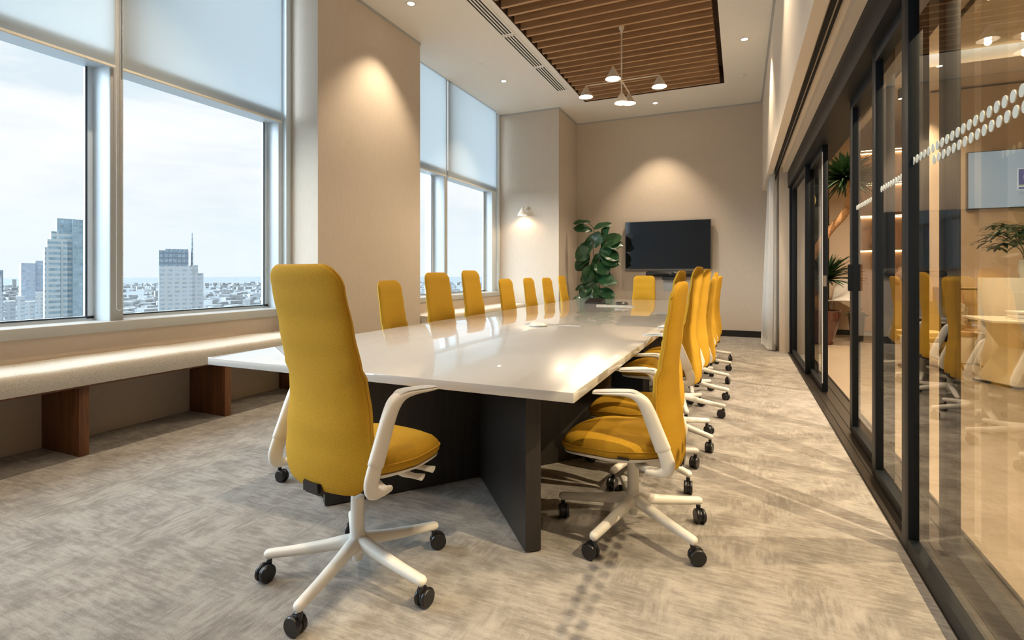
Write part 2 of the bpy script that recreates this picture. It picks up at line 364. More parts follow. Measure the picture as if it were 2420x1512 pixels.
for i, (y0, y1) in enumerate([(4.08, 4.2), (9.32, 9.58)]):
    t = bpy.data.objects.new('trim_%d' % (30 + i), None); C.objects.link(t); t['kind'] = 'structure'
    box('jamb', XG - .02, -4.56, y0, y1, .84, 4.72, M['alu'], t, bevel=.004)
    box('jamb_edge', -4.56, -4.5, y1 - .07, y1, .84, 4.72, M['alu'], t, bevel=.004)
for i, (y0, y1) in enumerate([(YF, 4.2), (6.12, 9.58)]):
    box('trim_%d' % (40 + i), -4.76, -4.44, y0, y1, .77, .845, M['sill'], bevel=.004, kind='structure')
# roller blinds
blind_lbl = {2: 'white roller blind half drawn over the far left edge window', 3: 'white roller blind on the window left of the near mullion, cut by the frame edge',
             4: 'white roller blind between near mullion and broad column, bead chain on its left', 5: 'narrow white roller blind partly hidden behind the broad column',
             6: 'white roller blind on the far window beside the wall lamp'}
for i, (a, b) in enumerate([(-2.55, -1.65), (-1.55, .38), (.48, 2.42), (2.515, 4.08), (6.12, 7.40), (7.50, 9.32)]):
    if i < 1: continue
    t = thing('roller_blind', blind_lbl[i + 1], 'blind', (-4.475, (a + b) / 2, 2.82), group='white roller blinds')
    h = (b - a) / 2 + .02
    if i == 3: h0, h1 = -h, h - .06
    else: h0, h1 = -h, h
    bm = bmesh.new(); add_box(bm, -.0012, .0012, h0, h1, .022, 1.82); finish('blind_fabric', bm, M['blind'], t)
    bm = bmesh.new(); add_box(bm, -.010, .010, h0, h1, 0, .022); bmesh.ops.bevel(bm, geom=bm.edges[:], offset=.003, segments=2, affect='EDGES')
    finish('hem_bar', bm, M['hem'], t, smooth=True, auto=40)
    bm = bmesh.new(); tube(bm, [(0, h0, 1.85), (0, h1, 1.85)], .025, 14); finish('roller_tube', bm, M['trim_white'], t, smooth=True)
    if i in (3, 5):
        bm = bmesh.new(); yy = h0 - .03 if i == 3 else h1 + .03
        zb = -1.90
        pts = [(.015, yy - .022, 1.8), (.015, yy - .022, zb + .03)] + [(.015, yy - .022 * math.cos(k * PI / 6), zb + .03 - .024 * math.sin(k * PI / 6)) for k in range(1, 6)] + [(.015, yy + .022, zb + .03), (.015, yy + .022, 1.8)]
        L_ = []
        for p, q in zip(pts[:-1], pts[1:]):
            P, Q = Vector(p), Vector(q); n = max(1, int((Q - P).length / .02))
            L_ += [P.lerp(Q, k / n) for k in range(n)]
        for P in L_: bmesh.ops.create_icosphere(bm, subdivisions=1, radius=.0035, matrix=Matrix.Translation(P))
        tube(bm, pts, .0012, 6)
        finish('bead_chain', bm, M['bead'], t, smooth=True)

# ------------------------------------------------------------------ benches under the windows
def bench(y0, y1, legs, label):
    t = thing('window_bench', label, 'bench', (-4.2, (y0 + y1) / 2, 0), group='window benches')
    L0, L1 = y0 - (y0 + y1) / 2, y1 - (y0 + y1) / 2
    n = 40; loops = []
    prof = [(-.265, .485), (-.265, .60), (-.255, .612), (-.1, .614), (.12, .614), (.225, .609), (.241, .600), (.248, .585), (.25, .56), (.25, .495), (.243, .478), (-.255, .475)]
    for k in range(n + 1):
        y = L0 + (L1 - L0) * k / n; w = .0025 * math.sin(k * 2.1) + .002 * math.sin(k * .9)
        loops.append([(x, y, z + (w if z > .55 else 0) - .0) for x, z in prof])
    bm = bmesh.new(); loft(bm, loops); finish('cushion', bm, M['bench'], t, smooth=True, auto=50)
    box('bench_board', -.26, .215, L0 + .01, L1 - .01, .462, .475, M['walnut'], t)
    for ly in legs:
        y = ly - (y0 + y1) / 2
        box('leg', -.262, .19, y, y + .06, 0, .462, M['walnut'], t, bevel=.002)
    return t
def leg_positions(): return [.95 - 1.07 * 2, .95 - 1.07, .95, 1.97 - .0, 3.04]
bench(YF + .02, 4.18, [-2.2, -1.15, -.1, .93, 1.97, 3.03, 4.0], 'long pale upholstered bench with walnut slab legs under the near windows')
bench(6.14, 9.56, [6.3, 7.3, 8.3, 9.3], 'pale upholstered bench under the far windows, between broad column and lamp wall')

# ------------------------------------------------------------------ slats, diffuser, downlights, detectors
SL = []
y = ry1 - .12
k = 0
sl0 = thing('slatted_ceiling_feature', 'oak slat baffles filling the rectangular ceiling recess above the table', 'ceiling slats', (0, 0, ZC))
while y > ry0 + .05:
    SL.append((rx0 + .03, rx1 - .07, y - .02, y + .02, .0 - .01, .145)); y -= .2045
for b in SL: box('slat', *b, M['slat'], sl0)
boxes('slat_carrier', [(rx0 + .25, rx0 + .29, ry0 + .02, ry1 - .02, .145, .19), (rx1 - .29, rx1 - .25, ry0 + .02, ry1 - .02, .145, .19), (-1.44, -1.40, ry0 + .02, ry1 - .02, .145, .19)] +
      [(x, x + .03, yy, yy + .03, .19, .30) for x in (rx0 + .255, rx1 - .285, -1.435) for yy in (2, 4, 6, 8)], M['slat_back'], sl0)
seg_y = [8.72 - 1.175 * i for i in range(8)]
place = ['farthest', 'second from the far end', 'third from the far end', 'fourth from the far end', 'fifth from the far end', 'sixth from the far end']
for i in range(6):
    y1_, y0_ = 8.72 - 1.175 * i, 8.72 - 1.175 * (i + 1) + .035
    t = thing('air_diffuser', 'white four-slot linear air diffuser in ceiling beside the slats, %s' % place[i], 'air vent', (-2.885, (y0_ + y1_) / 2, ZC), group='linear air diffusers')
    h = (y1_ - y0_) / 2
    boxes('slot', [(-.075 + .042 * k, -.075 + .042 * k + .022, -h + .02, h - .02, -.0065, -.001) for k in range(4)], M['diffuser_dark'], t)
    fr = [(-.105, -.075, -h, h, -.008, -.0005), (.073, .105, -h, h, -.008, -.0005), (-.075, .073, -h, -h + .02, -.008, -.0005), (-.075, .073, h - .02, h, -.008, -.0005)]
    fr += [(-.053 + .042 * k, -.033 + .042 * k, -h + .02, h - .02, -.008, -.0005) for k in range(3)]
    boxes('vent_frame', fr, M['ceiling'], t)

def spot_lamp(name, loc, power, size, blend=.6, col=(1, .79, .55), rot=(0, 0, 0), r=.03, parent=None):
    l = bpy.data.lights.new(name, 'SPOT'); l.energy = power * 1.5; l.spot_size = R(size); l.spot_blend = blend
    l.color = col; l.shadow_soft_size = r
    o = bpy.data.objects.new(name, l); C.objects.link(o); o.location = loc; o.rotation_euler = rot
    if parent: o.parent = parent
    return o
def downlight(x, y, label, power=95, size=95, proto=[None]):
    t = thing('downlight', label, 'downlight', (x, y, ZC), group='round recessed downlights')
    if proto[0] is None:
        bm = bmesh.new(); lathe(bm, [(.055, -.0005), (.060, -.006), (.045, -.009), (.040, -.002)], 28, cap=False)
        a = finish('trim_ring', bm, M['trim_white'], t, smooth=True)
        bm = bmesh.new(); lathe(bm, [(.0395, -.0045), (.0395, -.002)], 24)
        b = finish('lens', bm, M['downlight_glow'], t)
        proto[0] = (a, b)
    else:
        for q in proto[0]:
            c = q.copy(); C.objects.link(c); c.parent = t
    if power: spot_lamp('downlight_beam', (x, y, ZC - .012), power, size)
    return t
P_DL = 130
downlight(-3.61, 5.17, 'lit downlight washing the broad beige column, nearest on the window side', 150, 88)
downlight(-3.64, 7.89, 'lit downlight over the far bench, window side of ceiling', 150, 90)
downlight(-3.61, 2.45, 'downlight over the near window bench', P_DL, 95)
downlight(-3.61, -.27, 'downlight behind the camera on the window side', P_DL, 95)
downlight(.05, 7.82, 'lit downlight on the glass side of ceiling, near the smoke detector', P_DL, 95)
downlight(.05, 5.10, 'downlight on the glass side, above the middle chairs', 95, 95)
downlight(.02, 2.38, 'downlight on the glass side, above the nearest chairs', 80, 100)
downlight(.02, -.34, 'downlight on the glass side, behind the camera', 80, 100)
downlight(-1.48, 10.07, 'lit downlight between the slats and the television wall', 190, 84)
downlight(-1.48, .5, 'downlight on the near end of the slatted ceiling', 90, 100)
for (x, y, r, h, lb) in [(.04, 9.24, .055, .035, 'white smoke detector on ceiling at the far glass-side corner'), (-3.67, 7.12, .04, .008, 'flat white sprinkler cover plate on ceiling above far windows')]:
    bm = bmesh.new(); lathe(bm, [(r, 0), (r, -h * .6), (r * .8, -h), (r * .1, -h * 1.02)], 24)
    o = finish('smoke_detector' if h > .02 else 'sprinkler_cover', bm, M['trim_white'], smooth=True, auto=40, loc=(x, y, ZC)); tag(o, lb, 'smoke detector' if h > .02 else 'sprinkler cover')

# ------------------------------------------------------------------ chandelier
def cone_shade(t, c, rad=.095, h=.15, name='shade', m=None, bulb_r=.03):
    """apex at c"""
    m = m or M['lamp_metal']
    bm = bmesh.new()
    lathe(bm, [(.008, .004), (.013, -.012), (rad, -h), (rad - .002, -h - .001)], 36, c, cap=False)
    lathe(bm, [(.002, .004), (.008, .004)], 36, c, cap=False)
    s = finish(name, bm, m, t, smooth=True, auto=50)
    bm = bmesh.new(); lathe(bm, [(rad - .002, -h - .001), (rad - .006, -h + .004), (.014, -.03), (.002, -.028)], 36, c, cap=False)
    finish('shade_lining', bm, M['shade_in'], s, smooth=True)
    bm = bmesh.new(); bmesh.ops.create_uvsphere(bm, u_segments=20, v_segments=12, radius=bulb_r, matrix=Matrix.Translation((c[0], c[1], c[2] - h + .022)))
    b = finish('bulb', bm, M['bulb'], s, smooth=True)
    return s
cx, cy = -1.425, 6.77
t = thing('chandelier', 'champagne metal chandelier with five lit cone shades hanging from the slats', 'chandelier', (cx, cy, 3.74))
bm = bmesh.new(); tube(bm, [(0, 0, .68), (0, 0, -.15)], .0095, 14); finish('rod', bm, M['lamp_metal'], t, smooth=True, auto=50)
bm = bmesh.new(); lathe(bm, [(.009, .60), (.012, .63), (.035, .69), (.036, .70)], 24); finish('canopy', bm, M['lamp_metal'], t, smooth=True, auto=50)
bm = bmesh.new(); tube(bm, [(-.48, 0, 0), (.48, 0, 0)], .009, 12); finish('arm', bm, M['lamp_metal'], t, smooth=True, auto=50)
bm = bmesh.new(); tube(bm, [(0, -.50, 0), (0, .50, 0)], .009, 12); finish('arm', bm, M['lamp_metal'], t, smooth=True, auto=50)
bulbs = [(-.48, 0, 0), (.48, 0, 0), (0, -.5, 0), (0, .5, 0), (0, 0, -.145)]
for c in bulbs:
    cone_shade(t, c)
    spot_lamp('chandelier_lamp', (cx + c[0], cy + c[1], 3.74 + c[2] - .172), 38, 150, .5, (1, .80, .56), r=.03)
# wall sconce
t = thing('wall_sconce', 'small white cone wall lamp lit on the pale wall beside the far window', 'wall lamp', (-3.96, 9.58, 2.52))
bm = bmesh.new(); tube(bm, [(.05, -.002, .0), (.05, -.03, 0)], .035, 18); finish('wall_plate', bm, M['cone_white'], t, smooth=True, auto=40)
bm = bmesh.new(); tube(bm, [(.05, -.03, 0), (.02, -.09, .0), (0, -.12, -.005)], .012, 10); finish('arm', bm, M['cone_white'], t, smooth=True)
cone_shade(t, (0, -.13, .0), .098, .155, m=M['cone_white'], bulb_r=.02)
spot_lamp('sconce_lamp', (-3.96, 9.45, 2.36), 9, 150, .5, (1, .62, .36), r=.03)

# ------------------------------------------------------------------ conference table
TX0, TX1, TY0, TY1 = -2.775, -.61, 1.99, 9.5
t = thing('conference_table', 'long glossy white conference table on dark crossed panel bases', 'table', ((TX0 + TX1) / 2, (TY0 + TY1) / 2, 0))
hx, hy = (TX1 - TX0) / 2, (TY1 - TY0) / 2
o = box('tabletop', -hx, hx, -hy, hy, .698, .74, M['table'], t, bevel=.0025)
for yy in (2.97, 3.81, 5.3, 6.8, 8.2):
    box('edge_seam', hx - .001, hx + .0006, yy - 5.745 - .002, yy - 5.745 + .002, .70, .738, M['table_edge'], t)
for k, yc in enumerate((2.8, 5.75, 8.65)):
    bm = bmesh.new()
    c = (.27, yc - 5.745)      # local centre; world x -1.42
    for sx, sy in ((.595, -.70), (-.585, -.71), (.595, .70), (-.585, .70)):
        d = Vector((sx, sy, 0)); n = Vector((-d.y, d.x, 0)).normalized() * .035
        a = Vector((c[0], c[1], 0)); e = a + d
        if e.x > hx - .03: e.x = hx - .03
        vs = [a + n, a - n, e - n, e + n]
        lo = [bm.verts.new((v.x, v.y, .006)) for v in vs]; up = [bm.verts.new((v.x, v.y, .698)) for v in vs]
        bm.faces.new(lo[::-1]); bm.faces.new(up)
        for i in range(4): bm.faces.new((lo[i], lo[(i + 1) % 4], up[(i + 1) % 4], up[i]))
    b = finish('pedestal', bm, M['dark_wood'], t)
    bm = bmesh.new()
    for sx, sy in ((.56, -.66), (-.55, -.67), (.56, .66), (-.55, .66)): lathe(bm, [(.02, 0), (.02, .008)], 14, (c[0] + sx, c[1] + sy, 0))
    finish('foot', bm, M['chrome'], b)
# objects on the table
def puck(name, x, y, m, label, r=.095, h=.032):
    t = thing(name, label, 'speakerphone', (x, y, .741))
    bm = bmesh.new(); lathe(bm, [(r * .93, .0), (r, .006), (r, .012), (r * .72, h), (r * .2, h + .002), (.001, h + .002)], 36); finish('puck_body', bm, m, t, smooth=True, auto=50)
    bm = bmesh.new(); lathe(bm, [(r * 1.002, .008), (r * 1.006, .0095), (r * 1.002, .011)], 36, cap=False); finish('rim_band', bm, M['grey_plastic'], t, smooth=True)
puck('table_microphone', -1.67, 4.36, M['white_plastic'], 'white round puck speakerphone on the table beside the nearer cable flap', .085, .03)
puck('table_microphone', -1.66, 7.90, M['black_plastic'], 'black round puck microphone on the far part of the table', .10, .035)
for (x, y, lb) in [(-1.58, 4.52, 'flush cable flap in tabletop beside the white puck'), (-1.70, 7.62, 'raised cable flap in tabletop below the black puck')]:
    t = thing('cable_flap', lb, 'cable flap', (x, y, .741))
    boxes('flap_frame', [(-.27, .27, -.055, -.047, -.0005, .003), (-.27, .27, .047, .055, -.0005, .003), (-.27, -.262, -.047, .047, -.0005, .003), (.262, .27, -.047, .047, -.0005, .003)], M['grey_plastic'], t)
    bm = bmesh.new(); add_box(bm, -.26, .26, -.045, .045, -.0005, .002)
    finish('flap_lid', bm, M['grey_plastic'], t)
    bm = bmesh.new(); add_box(bm, -.26, .26, .025, .042, .002, .0035); finish('brush_strip', bm, M['gasket'], t)
t = thing('control_panel', 'black wedge touch controller standing on the far part of the table', 'touch panel', (-2.10, 8.0, .741), R(-14))
bm = bmesh.new()
v = [(-.15, -.085, 0), (.15, -.085, 0), (.15, .07, 0), (-.15, .07, 0), (-.15, -.085, .012), (.15, -.085, .012), (.15, .06, .085), (-.15, .06, .085)]
vs = [bm.verts.new(p) for p in v]
for f in ((3, 2, 1, 0), (4, 5, 6, 7), (0, 1, 5, 4), (1, 2, 6, 5), (2, 3, 7, 6), (3, 0, 4, 7)): bm.faces.new([vs[i] for i in f])
bmesh.ops.bevel(bm, geom=bm.edges[:], offset=.004, segments=2, affect='EDGES'); finish('panel_body', bm, M['black_plastic'], t, smooth=True, auto=40)
bm = bmesh.new(); vs = [bm.verts.new(p) for p in [(-.135, -.07, .0205), (.135, -.07, .0205), (.135, .05, .0815), (-.135, .05, .0815)]]; bm.faces.new(vs)
bmesh.ops.solidify(bm, geom=bm.faces[:], thickness=-.0015); finish('touch_screen', bm, M['tv'], t)
bm = bmesh.new(); tube(bm, smooth_path([(.15, .0, .006), (.25, -.05, .006), (.33, -.12, .006), (.36, -.30, .008)]), .004, 8); finish('cable', bm, M['black_plastic'], t, smooth=True)

# ------------------------------------------------------------------ chair
def make_chair():
    """prototype at origin, sitter faces +Y"""
    root = thing('conference_chair', '', 'chair', (0, 0, 0))
    # backrest
    def cy_(z):
        ks = [(.36, -.216), (.45, -.210), (.55, -.193), (.68, -.176), (.80, -.177), (.95, -.196), (1.08, -.215), (1.18, -.230)]
        for (a, p), (b, q) in zip(ks[:-1], ks[1:]):
            if z <= b:
                u = max(0, (z - a) / (b - a)); u = u * u * (3 - 2 * u); return p + (q - p) * u
        return ks[-1][1]
    def hw(z):
        ks = [(.36, .205), (.43, .232), (.52, .236), (.60, .226), (.72, .211), (.90, .203), (1.18, .196)]
        for (a, p), (b, q) in zip(ks[:-1], ks[1:]):
            if z <= b:
                u = max(0, (z - a) / (b - a)); return p + (q - p) * u
        return ks[-1][1]
    z0, z1, rc, rb = .362, 1.178, .075, .07
    zs = []
    for k in range(9): zs.append(z0 + rb * (1 - math.cos(k / 8 * PI / 2)))
    for k in range(1, 20): zs.append(z0 + rb + (z1 - rc - z0 - rb) * k / 20)
    for k in range(9): zs.append(z1 - rc * (1 - math.sin(k / 8 * PI / 2)) if True else 0)
    n = 40; loops = []; rimA = []
    for i, z in enumerate(zs):
        W = hw(z); th = .030
        zz = min(max(z, z0 + .0005), z1 - .0005)
        if z < z0 + rb: q = (z0 + rb - zz) / rb; W = W - rb * .6 * (1 - math.sqrt(max(0, 1 - q * q))); th *= .35 + .65 * math.sqrt(max(0, 1 - q * q))
        if z > z1 - rc: q = (zz - z1 + rc) / rc; W = W - rc * (1 - math.sqrt(max(0, 1 - q * q))); th *= .35 + .65 * math.sqrt(max(0, 1 - q * q))
        th *= (.85 + .35 * max(0, min(1, (z - .38) / .2))) if z < .62 else 1.2 - .42 * min(1, (z - .62) / .4)
        c = cy_(z); lp = []
        for j in range(n):
            a = 2 * PI * j / n
            x = W * sg(math.cos(a), .42); yy = th * sg(math.sin(a), .62)
            lp.append((x, c + yy + .045 * (x / .22) ** 2 * (.5 if z > .8 else .9), z - .03 * (1 - (abs(x) / .2)) * 0))
        loops.append(lp); rimA.append((lp[0], lp[n // 2]))
    bm = bmesh.new(); loft(bm, loops)
    back = finish('backrest', bm, M['yellow'], root, smooth=True, auto=60)
    for sidx in (0,):
        P = [r[0] for r in rimA] + [r[1] for r in rimA[::-1]]
        bm = bmesh.new()
        P = [(p[0] * 1.004, p[1], p[2]) for p in P]
        loops = []
        tube(bm, P, .0034, 6); finish('piping', bm, M['yellow_seam'], back, smooth=True)
    # seat
    def outline(s, z, dy=0.0, n=44):
        lp = []
        for j in range(n):
            a = 2 * PI * j / n; ca, sa = math.cos(a), math.sin(a)
            x = .25 * sg(ca, .72) * s; y = (.272 * sg(sa, .80)) * s
            x *= 1.0 - .10 * (y / .25) if y > 0 else 1.0 + .04 * (y / .25)
            zz = z - (.030 * max(0, (y - .05) / .2) ** 2) + .012 * max(0, -(y) / .25)
            lp.append((x, y + .06 + dy, zz))
        return lp
    bm = bmesh.new()
    loft(bm, [outline(.90, .404), outline(.965, .410), outline(1.0, .424), outline(1.0, .438), outline(.97, .456), outline(.90, .470), outline(.76, .480), outline(.5, .484), outline(.2, .484)])
    seat = finish('seat', bm, M['yellow'], root, smooth=True)
    bm = bmesh.new(); lp = outline(1.004, .441); tube(bm, lp + lp[:1], .003, 6); finish('piping', bm, M['yellow_seam'], seat, smooth=True)
    bm = bmesh.new(); add_box(bm, -.2535, -.2475, -.03, .02, .413, .423)
    finish('fabric_label', bm, M['black_plastic'], seat)
    bm = bmesh.new(); loft(bm, [outline(.50, .366), outline(.80, .378), outline(.96, .396), outline(.97, .405), outline(.9, .407)])
    finish('seat_shell', bm, M['white_plastic'], root, smooth=True, auto=60)
    # mechanism
    bm = bmesh.new(); add_box(bm, -.075, .075, -.17, .12, .335, .378); bmesh.ops.bevel(bm, geom=bm.edges[:], offset=.012, segments=3, affect='EDGES')
    mech = finish('tilt_mechanism', bm, M['white_plastic'], root, smooth=True, auto=40)
    bm = bmesh.new(); add_box(bm, -.05, .05, -.235, -.16, .345, .40); bmesh.ops.bevel(bm, geom=bm.edges[:], offset=.01, segments=2, affect='EDGES')
    finish('back_bracket', bm, M['black_plastic'], mech, smooth=True, auto=40)
    for (yy, zz, L_) in ((.13, .372, .20), (.085, .352, .185)):
        bm = bmesh.new()
        sweep(bm, smooth_path([(.05, yy - .03, .37), (.11, yy - .01, .366), (.155, yy, zz), (L_, yy + .015, zz - .008), (L_ + .035, yy + .035, zz - .014)], 4),
              lerp_secs([(.024, .012), (.024, .012), (.022, .011), (.018, .007), (.032, .005)], 4), n=12, e=3)
        finish('adjustment_lever', bm, M['white_plastic'], root, smooth=True, auto=50)
    # arms
    for s in (-1, 1):
        X = s * .274
        bm = bmesh.new()
        pts = [(s * .05, -.03, .366), (s * .15, -.07, .360), (s * .24, -.13, .352), (X, -.185, .362), (X, -.205, .395), (X, -.192, .44), (X, -.172, .50)]
        sweep(bm, smooth_path(pts, 5), lerp_secs([(.030, .012), (.030, .013), (.028, .016), (.024, .018), (.034, .0155), (.036, .0150), (.034, .0145)], 5), n=16, e=2.6,
              lat=None) if False else None
        # bracket under the seat
        sweep(bm, smooth_path([(s * .05, -.03, .366), (s * .15, -.07, .362), (s * .21, -.11, .376), (s * .268, -.14, .388)], 5), lerp_secs([(.028, .011), (.028, .012), (.028, .014), (.026, .016)], 5), n=14, e=2.6)
        # lower post
        sweep(bm, smooth_path([(X, -.110, .388), (X, -.150, .386), (X, -.187, .400), (X, -.193, .435), (X, -.170, .50)], 6), lerp_secs([(.012, .010), (.013, .014), (.0138, .026), (.0140, .030), (.0140, .029)], 6), lat=(1, 0, 0), n=16, e=2.8)
        arm = finish('armrest', bm, M['white_plastic'], root, smooth=True, auto=60)
        bm = bmesh.new()
        pts = [(X, -.175, .487), (X, -.150, .55), (X, -.118, .63), (X, -.092, .678), (X, -.055, .703), (X, .0, .707), (X, .07, .702), (X, .118, .699)]
        sweep(bm, smooth_path(pts, 5), lerp_secs([(.0165, .0325), (.017, .031), (.019, .029), (.023, .026), (.028, .016), (.032, .010), (.033, .007), (.027, .005)], 5), lat=(1, 0, 0), n=18, e=2.8)
        finish('arm_sleeve', bm, M['white_plastic'], arm, smooth=True, auto=60)
        bm = bmesh.new()
        pts = [(X, -.088, .703), (X, -.055, .7185), (X, .0, .7175), (X, .07, .7105), (X, .118, .705)]
        sweep(bm, smooth_path(pts, 5), lerp_secs([(.016, .003), (.025, .004), (.029, .004), (.030, .004), (.024, .003)], 5), lat=(1, 0, 0), n=16, e=2.6)
        finish('arm_pad', bm, M['grey_plastic'], arm, smooth=True, auto=60)
    # column
    bm = bmesh.new(); lathe(bm, [(.0255, .10), (.0275, .15), (.0265, .325), (.020, .328)], 24); finish('column', bm, M['white_plastic'], root, smooth=True, auto=40)
    bm = bmesh.new(); lathe(bm, [(.0145, .30), (.0145, .44)], 20); finish('gas_lift', bm, M['chrome'], root, smooth=True, auto=40)
    # base
    bm = bmesh.new(); lathe(bm, [(.020, .075), (.021, .10), (.030, .102), (.042, .120), (.040, .150), (.030, .178), (.028, .19)], 28)
    base = finish('star_base', bm, M['white_plastic'], root, smooth=True, auto=50)
    for k in range(5):
        a = 2 * PI * k / 5
        bm = bmesh.new()
        pts = [(.012, 0, .150), (.06, 0, .142), (.14, 0, .128), (.25, 0, .113), (.352, 0, .102)]
        sweep(bm, smooth_path(pts, 4), lerp_secs([(.029, .027), (.027, .025), (.024, .022), (.0215, .019), (.020, .0172)], 4), n=16, e=2.3)
        finish('leg', bm, M['white_plastic'], base, smooth=True, auto=60, rot=(0, 0, a))
    # casters, each with origin at its stem
    for k in range(5):
        bm = bmesh.new()
        def wheel(yc, w):
            prof = [(.012, -w / 2), (.031, -w / 2), (.0345, -w / 2 + .004), (.0345, w / 2 - .004), (.031, w / 2), (.012, w / 2)]
            loft(bm, [[(.018 + r * math.cos(2 * PI * i / 28), yc + z, .0345 + r * math.sin(2 * PI * i / 28)) for i in range(28)] for r, z in prof])
        wheel(-.0145, .017); wheel(.0145, .017)
        # hood between the wheels
        loft(bm, [[(.018 + r * math.cos(2 * PI * i / 20), z, .0345 + r * math.sin(2 * PI * i / 20)) for i in range(20)] for r, z in ((.028, -.006), (.030, 0), (.028, .006))])
        lathe(bm, [(.010, .052), (.011, .080), (.006, .084)], 14)
        c = finish('caster', bm, M['black_plastic'], root, smooth=True, auto=45)
        bm = bmesh.new(); lathe(bm, [(.0085, .078), (.0085, .096)], 12); finish('caster_stem', bm, M['grey_plastic'], c, smooth=True)
    return root
proto = make_chair()
BASEP = ('star_base', 'column')
def kindname(o): return o.name.split('.')[0]
def place_chair(root, x, y, yaw, phase, lift, label, group, seed, blift=None, tilt=0, shift=0):
    rnd = random.Random(seed)
    root.location = (x, y, 0); root.rotation_euler = (0, 0, R(yaw)); root['label'] = label; root['group'] = group
    k = 0
    for ch in root.children:
        nm = kindname(ch)
        if nm == 'backrest': ch.rotation_euler = (0, 0, 0)
        if nm == 'star_base': ch.rotation_euler = (0, 0, R(phase - yaw))
        elif nm == 'caster':
            a = R(phase - yaw + 72 * k); ch.location = (.348 * math.cos(a), .348 * math.sin(a), 0)
            ch.rotation_euler = (0, 0, R(rnd.uniform(0, 360) if not (seed == 1 and k == 3) else 180 - yaw)); k += 1
        elif nm == 'column': pass
        elif nm == 'backrest' and tilt:
            t_ = R(tilt); Z0, Y0 = .50, -.20      # reclined about the lumbar joint
            ch.rotation_euler = (t_, 0, 0); ch.location = (shift, Y0 - (Y0 * math.cos(t_) - Z0 * math.sin(t_)), lift + Z0 - (Y0 * math.sin(t_) + Z0 * math.cos(t_)))
        elif nm == 'backrest' and blift is not None: ch.location = (0, 0, blift)
        else: ch.location = (shift, 0, lift)
first = True
def chair(x, y, yaw, phase, lift, label, group, seed, blift=None, tilt=0, shift=0):
    global first
    r = proto if first else copy_tree(proto)
    first = False
    place_chair(r, x, y, yaw, phase, lift, label, group, seed, blift, tilt, shift); return r
G1 = 'mustard chairs around the conference table'
H = 'mustard swivel chair '
chair(-1.405, 1.645, -9, 62, .075, H + 'seen from behind at the near head of the table', G1, 1, tilt=4.8, shift=.022)
rc = [(-.468, 2.485, 90, 37, 0, 'nearest on the glass side, its whole base and armrest in view'),
      (-.545, 3.24, 92, 35, -.035, 'second along the glass side, mostly hidden behind the nearest'),
      (-.492, 3.95, 88, -30, .085, 'third along the glass side, tallest back of that row'),
      (-.478, 4.72, 88, -5, .075, 'fourth along the glass side, just right of the tallest back'),
      (-.46, 5.42, 90, -10, .0, 'fifth along the glass side, lower back showing right of the fourth'),
      (-.475, 6.20, 92, -10, .05, 'sixth along the glass side, only its top edge showing'),
      (-.47, 7.00, 90, 0, .0, 'seventh along the glass side, its lower back corner above the far floor'),
      (-.475, 7.75, 90, 10, .0, 'eighth along the glass side, almost hidden at the row end')]
for i, (x, y, yw, ph, lf, lb) in enumerate(rc): chair(x, y, yw, ph, lf, H + lb, G1, 10 + i, .055 if i == 1 else None)
lc = [(3.98, -84, 20, -.03, -2.80, 'in front of the broad beige column, nearest on the window side'),
      (4.74, -98, 50, .045, -2.79, 'on the window side, left one of two before the far window'),
      (5.48, -92, 5, .07, -2.77, 'on the window side, right one of two before the far window'),
      (6.50, -92, 33, -.04, -2.77, 'on the window side, left of three lower backs before the pale wall'),
      (7.36, -90, 12, -.035, -2.77, 'on the window side, middle of three lower backs before the pale wall'),
      (8.17, -92, 60, -.04, -2.77, 'on the window side, right of three lower backs before the pale wall'),
      (8.98, -88, 40, -.01, -2.77, 'farthest on the window side, just left of the leafy plant')]
for i, (y, yw, ph, lf, x, lb) in enumerate(lc): chair(x, y, yw, ph, -.035, H + lb, G1, 30 + i, lf, tilt=0)
chair(-1.66, 9.72, 180, 20, -.01, H + 'at the far head of the table below the television', G1, 50)

# low swivel stool pushed under the table (only its castors show)
def stool(x, y, phase):
    t = thing('swivel_stool', 'low white-based castor stool pushed under the near end of the table', 'stool', (x, y, 0))
    for ch in proto.children:
        nm = kindname(ch)
        if nm in ('star_base', 'caster', 'column'): copy_tree(ch, t)
    k = 0
    for ch in t.children:
        nm = kindname(ch)
        if nm == 'star_base': ch.rotation_euler = (0, 0, R(phase))
        if nm == 'caster':
            a = R(phase + 72 * k); ch.location = (.348 * math.cos(a), .348 * math.sin(a), 0); ch.rotation_euler = (0, 0, 1.3 * k); k += 1
    bm = bmesh.new(); lathe(bm, [(.12, .325), (.17, .335), (.18, .36), (.178, .385), (.15, .40), (.05, .405)], 36); finish('seat', bm, M['yellow'], t, smooth=True, auto=60)
stool(-2.22, 2.46, 223)

# ------------------------------------------------------------------ television and video bar
t = thing('television', 'large black wall-mounted television on the far wall', 'television', (-1.35, YB - .06, 1.78))
bm = bmesh.new(); add_box(bm, -.83, .83, -.03, .02, -.49, .49); bmesh.ops.bevel(bm, geom=bm.edges[:], offset=.004, segments=2, affect='EDGES'); finish('tv_body', bm, M['tv_frame'], t, smooth=True, auto=40)
bm = bmesh.new(); add_box(bm, -.82, .82, -.033, -.029, -.478, .48); finish('screen', bm, M['tv'], t)
bm = bmesh.new(); add_box(bm, -.3, .3, .02, .06, -.2, .2); finish('wall_mount', bm, M['black_plastic'], t)
t = thing('video_bar', 'black conference video bar with round camera under the television', 'video bar', (-1.22, YB - .09, 1.20))
bm = bmesh.new(); sweep(bm, [(-.50, 0, 0), (.40, 0, 0)], (.045, .055), lat=(0, 1, 0), n=24, e=2.2); finish('bar_body', bm, M['black_plastic'], t, smooth=True, auto=60)
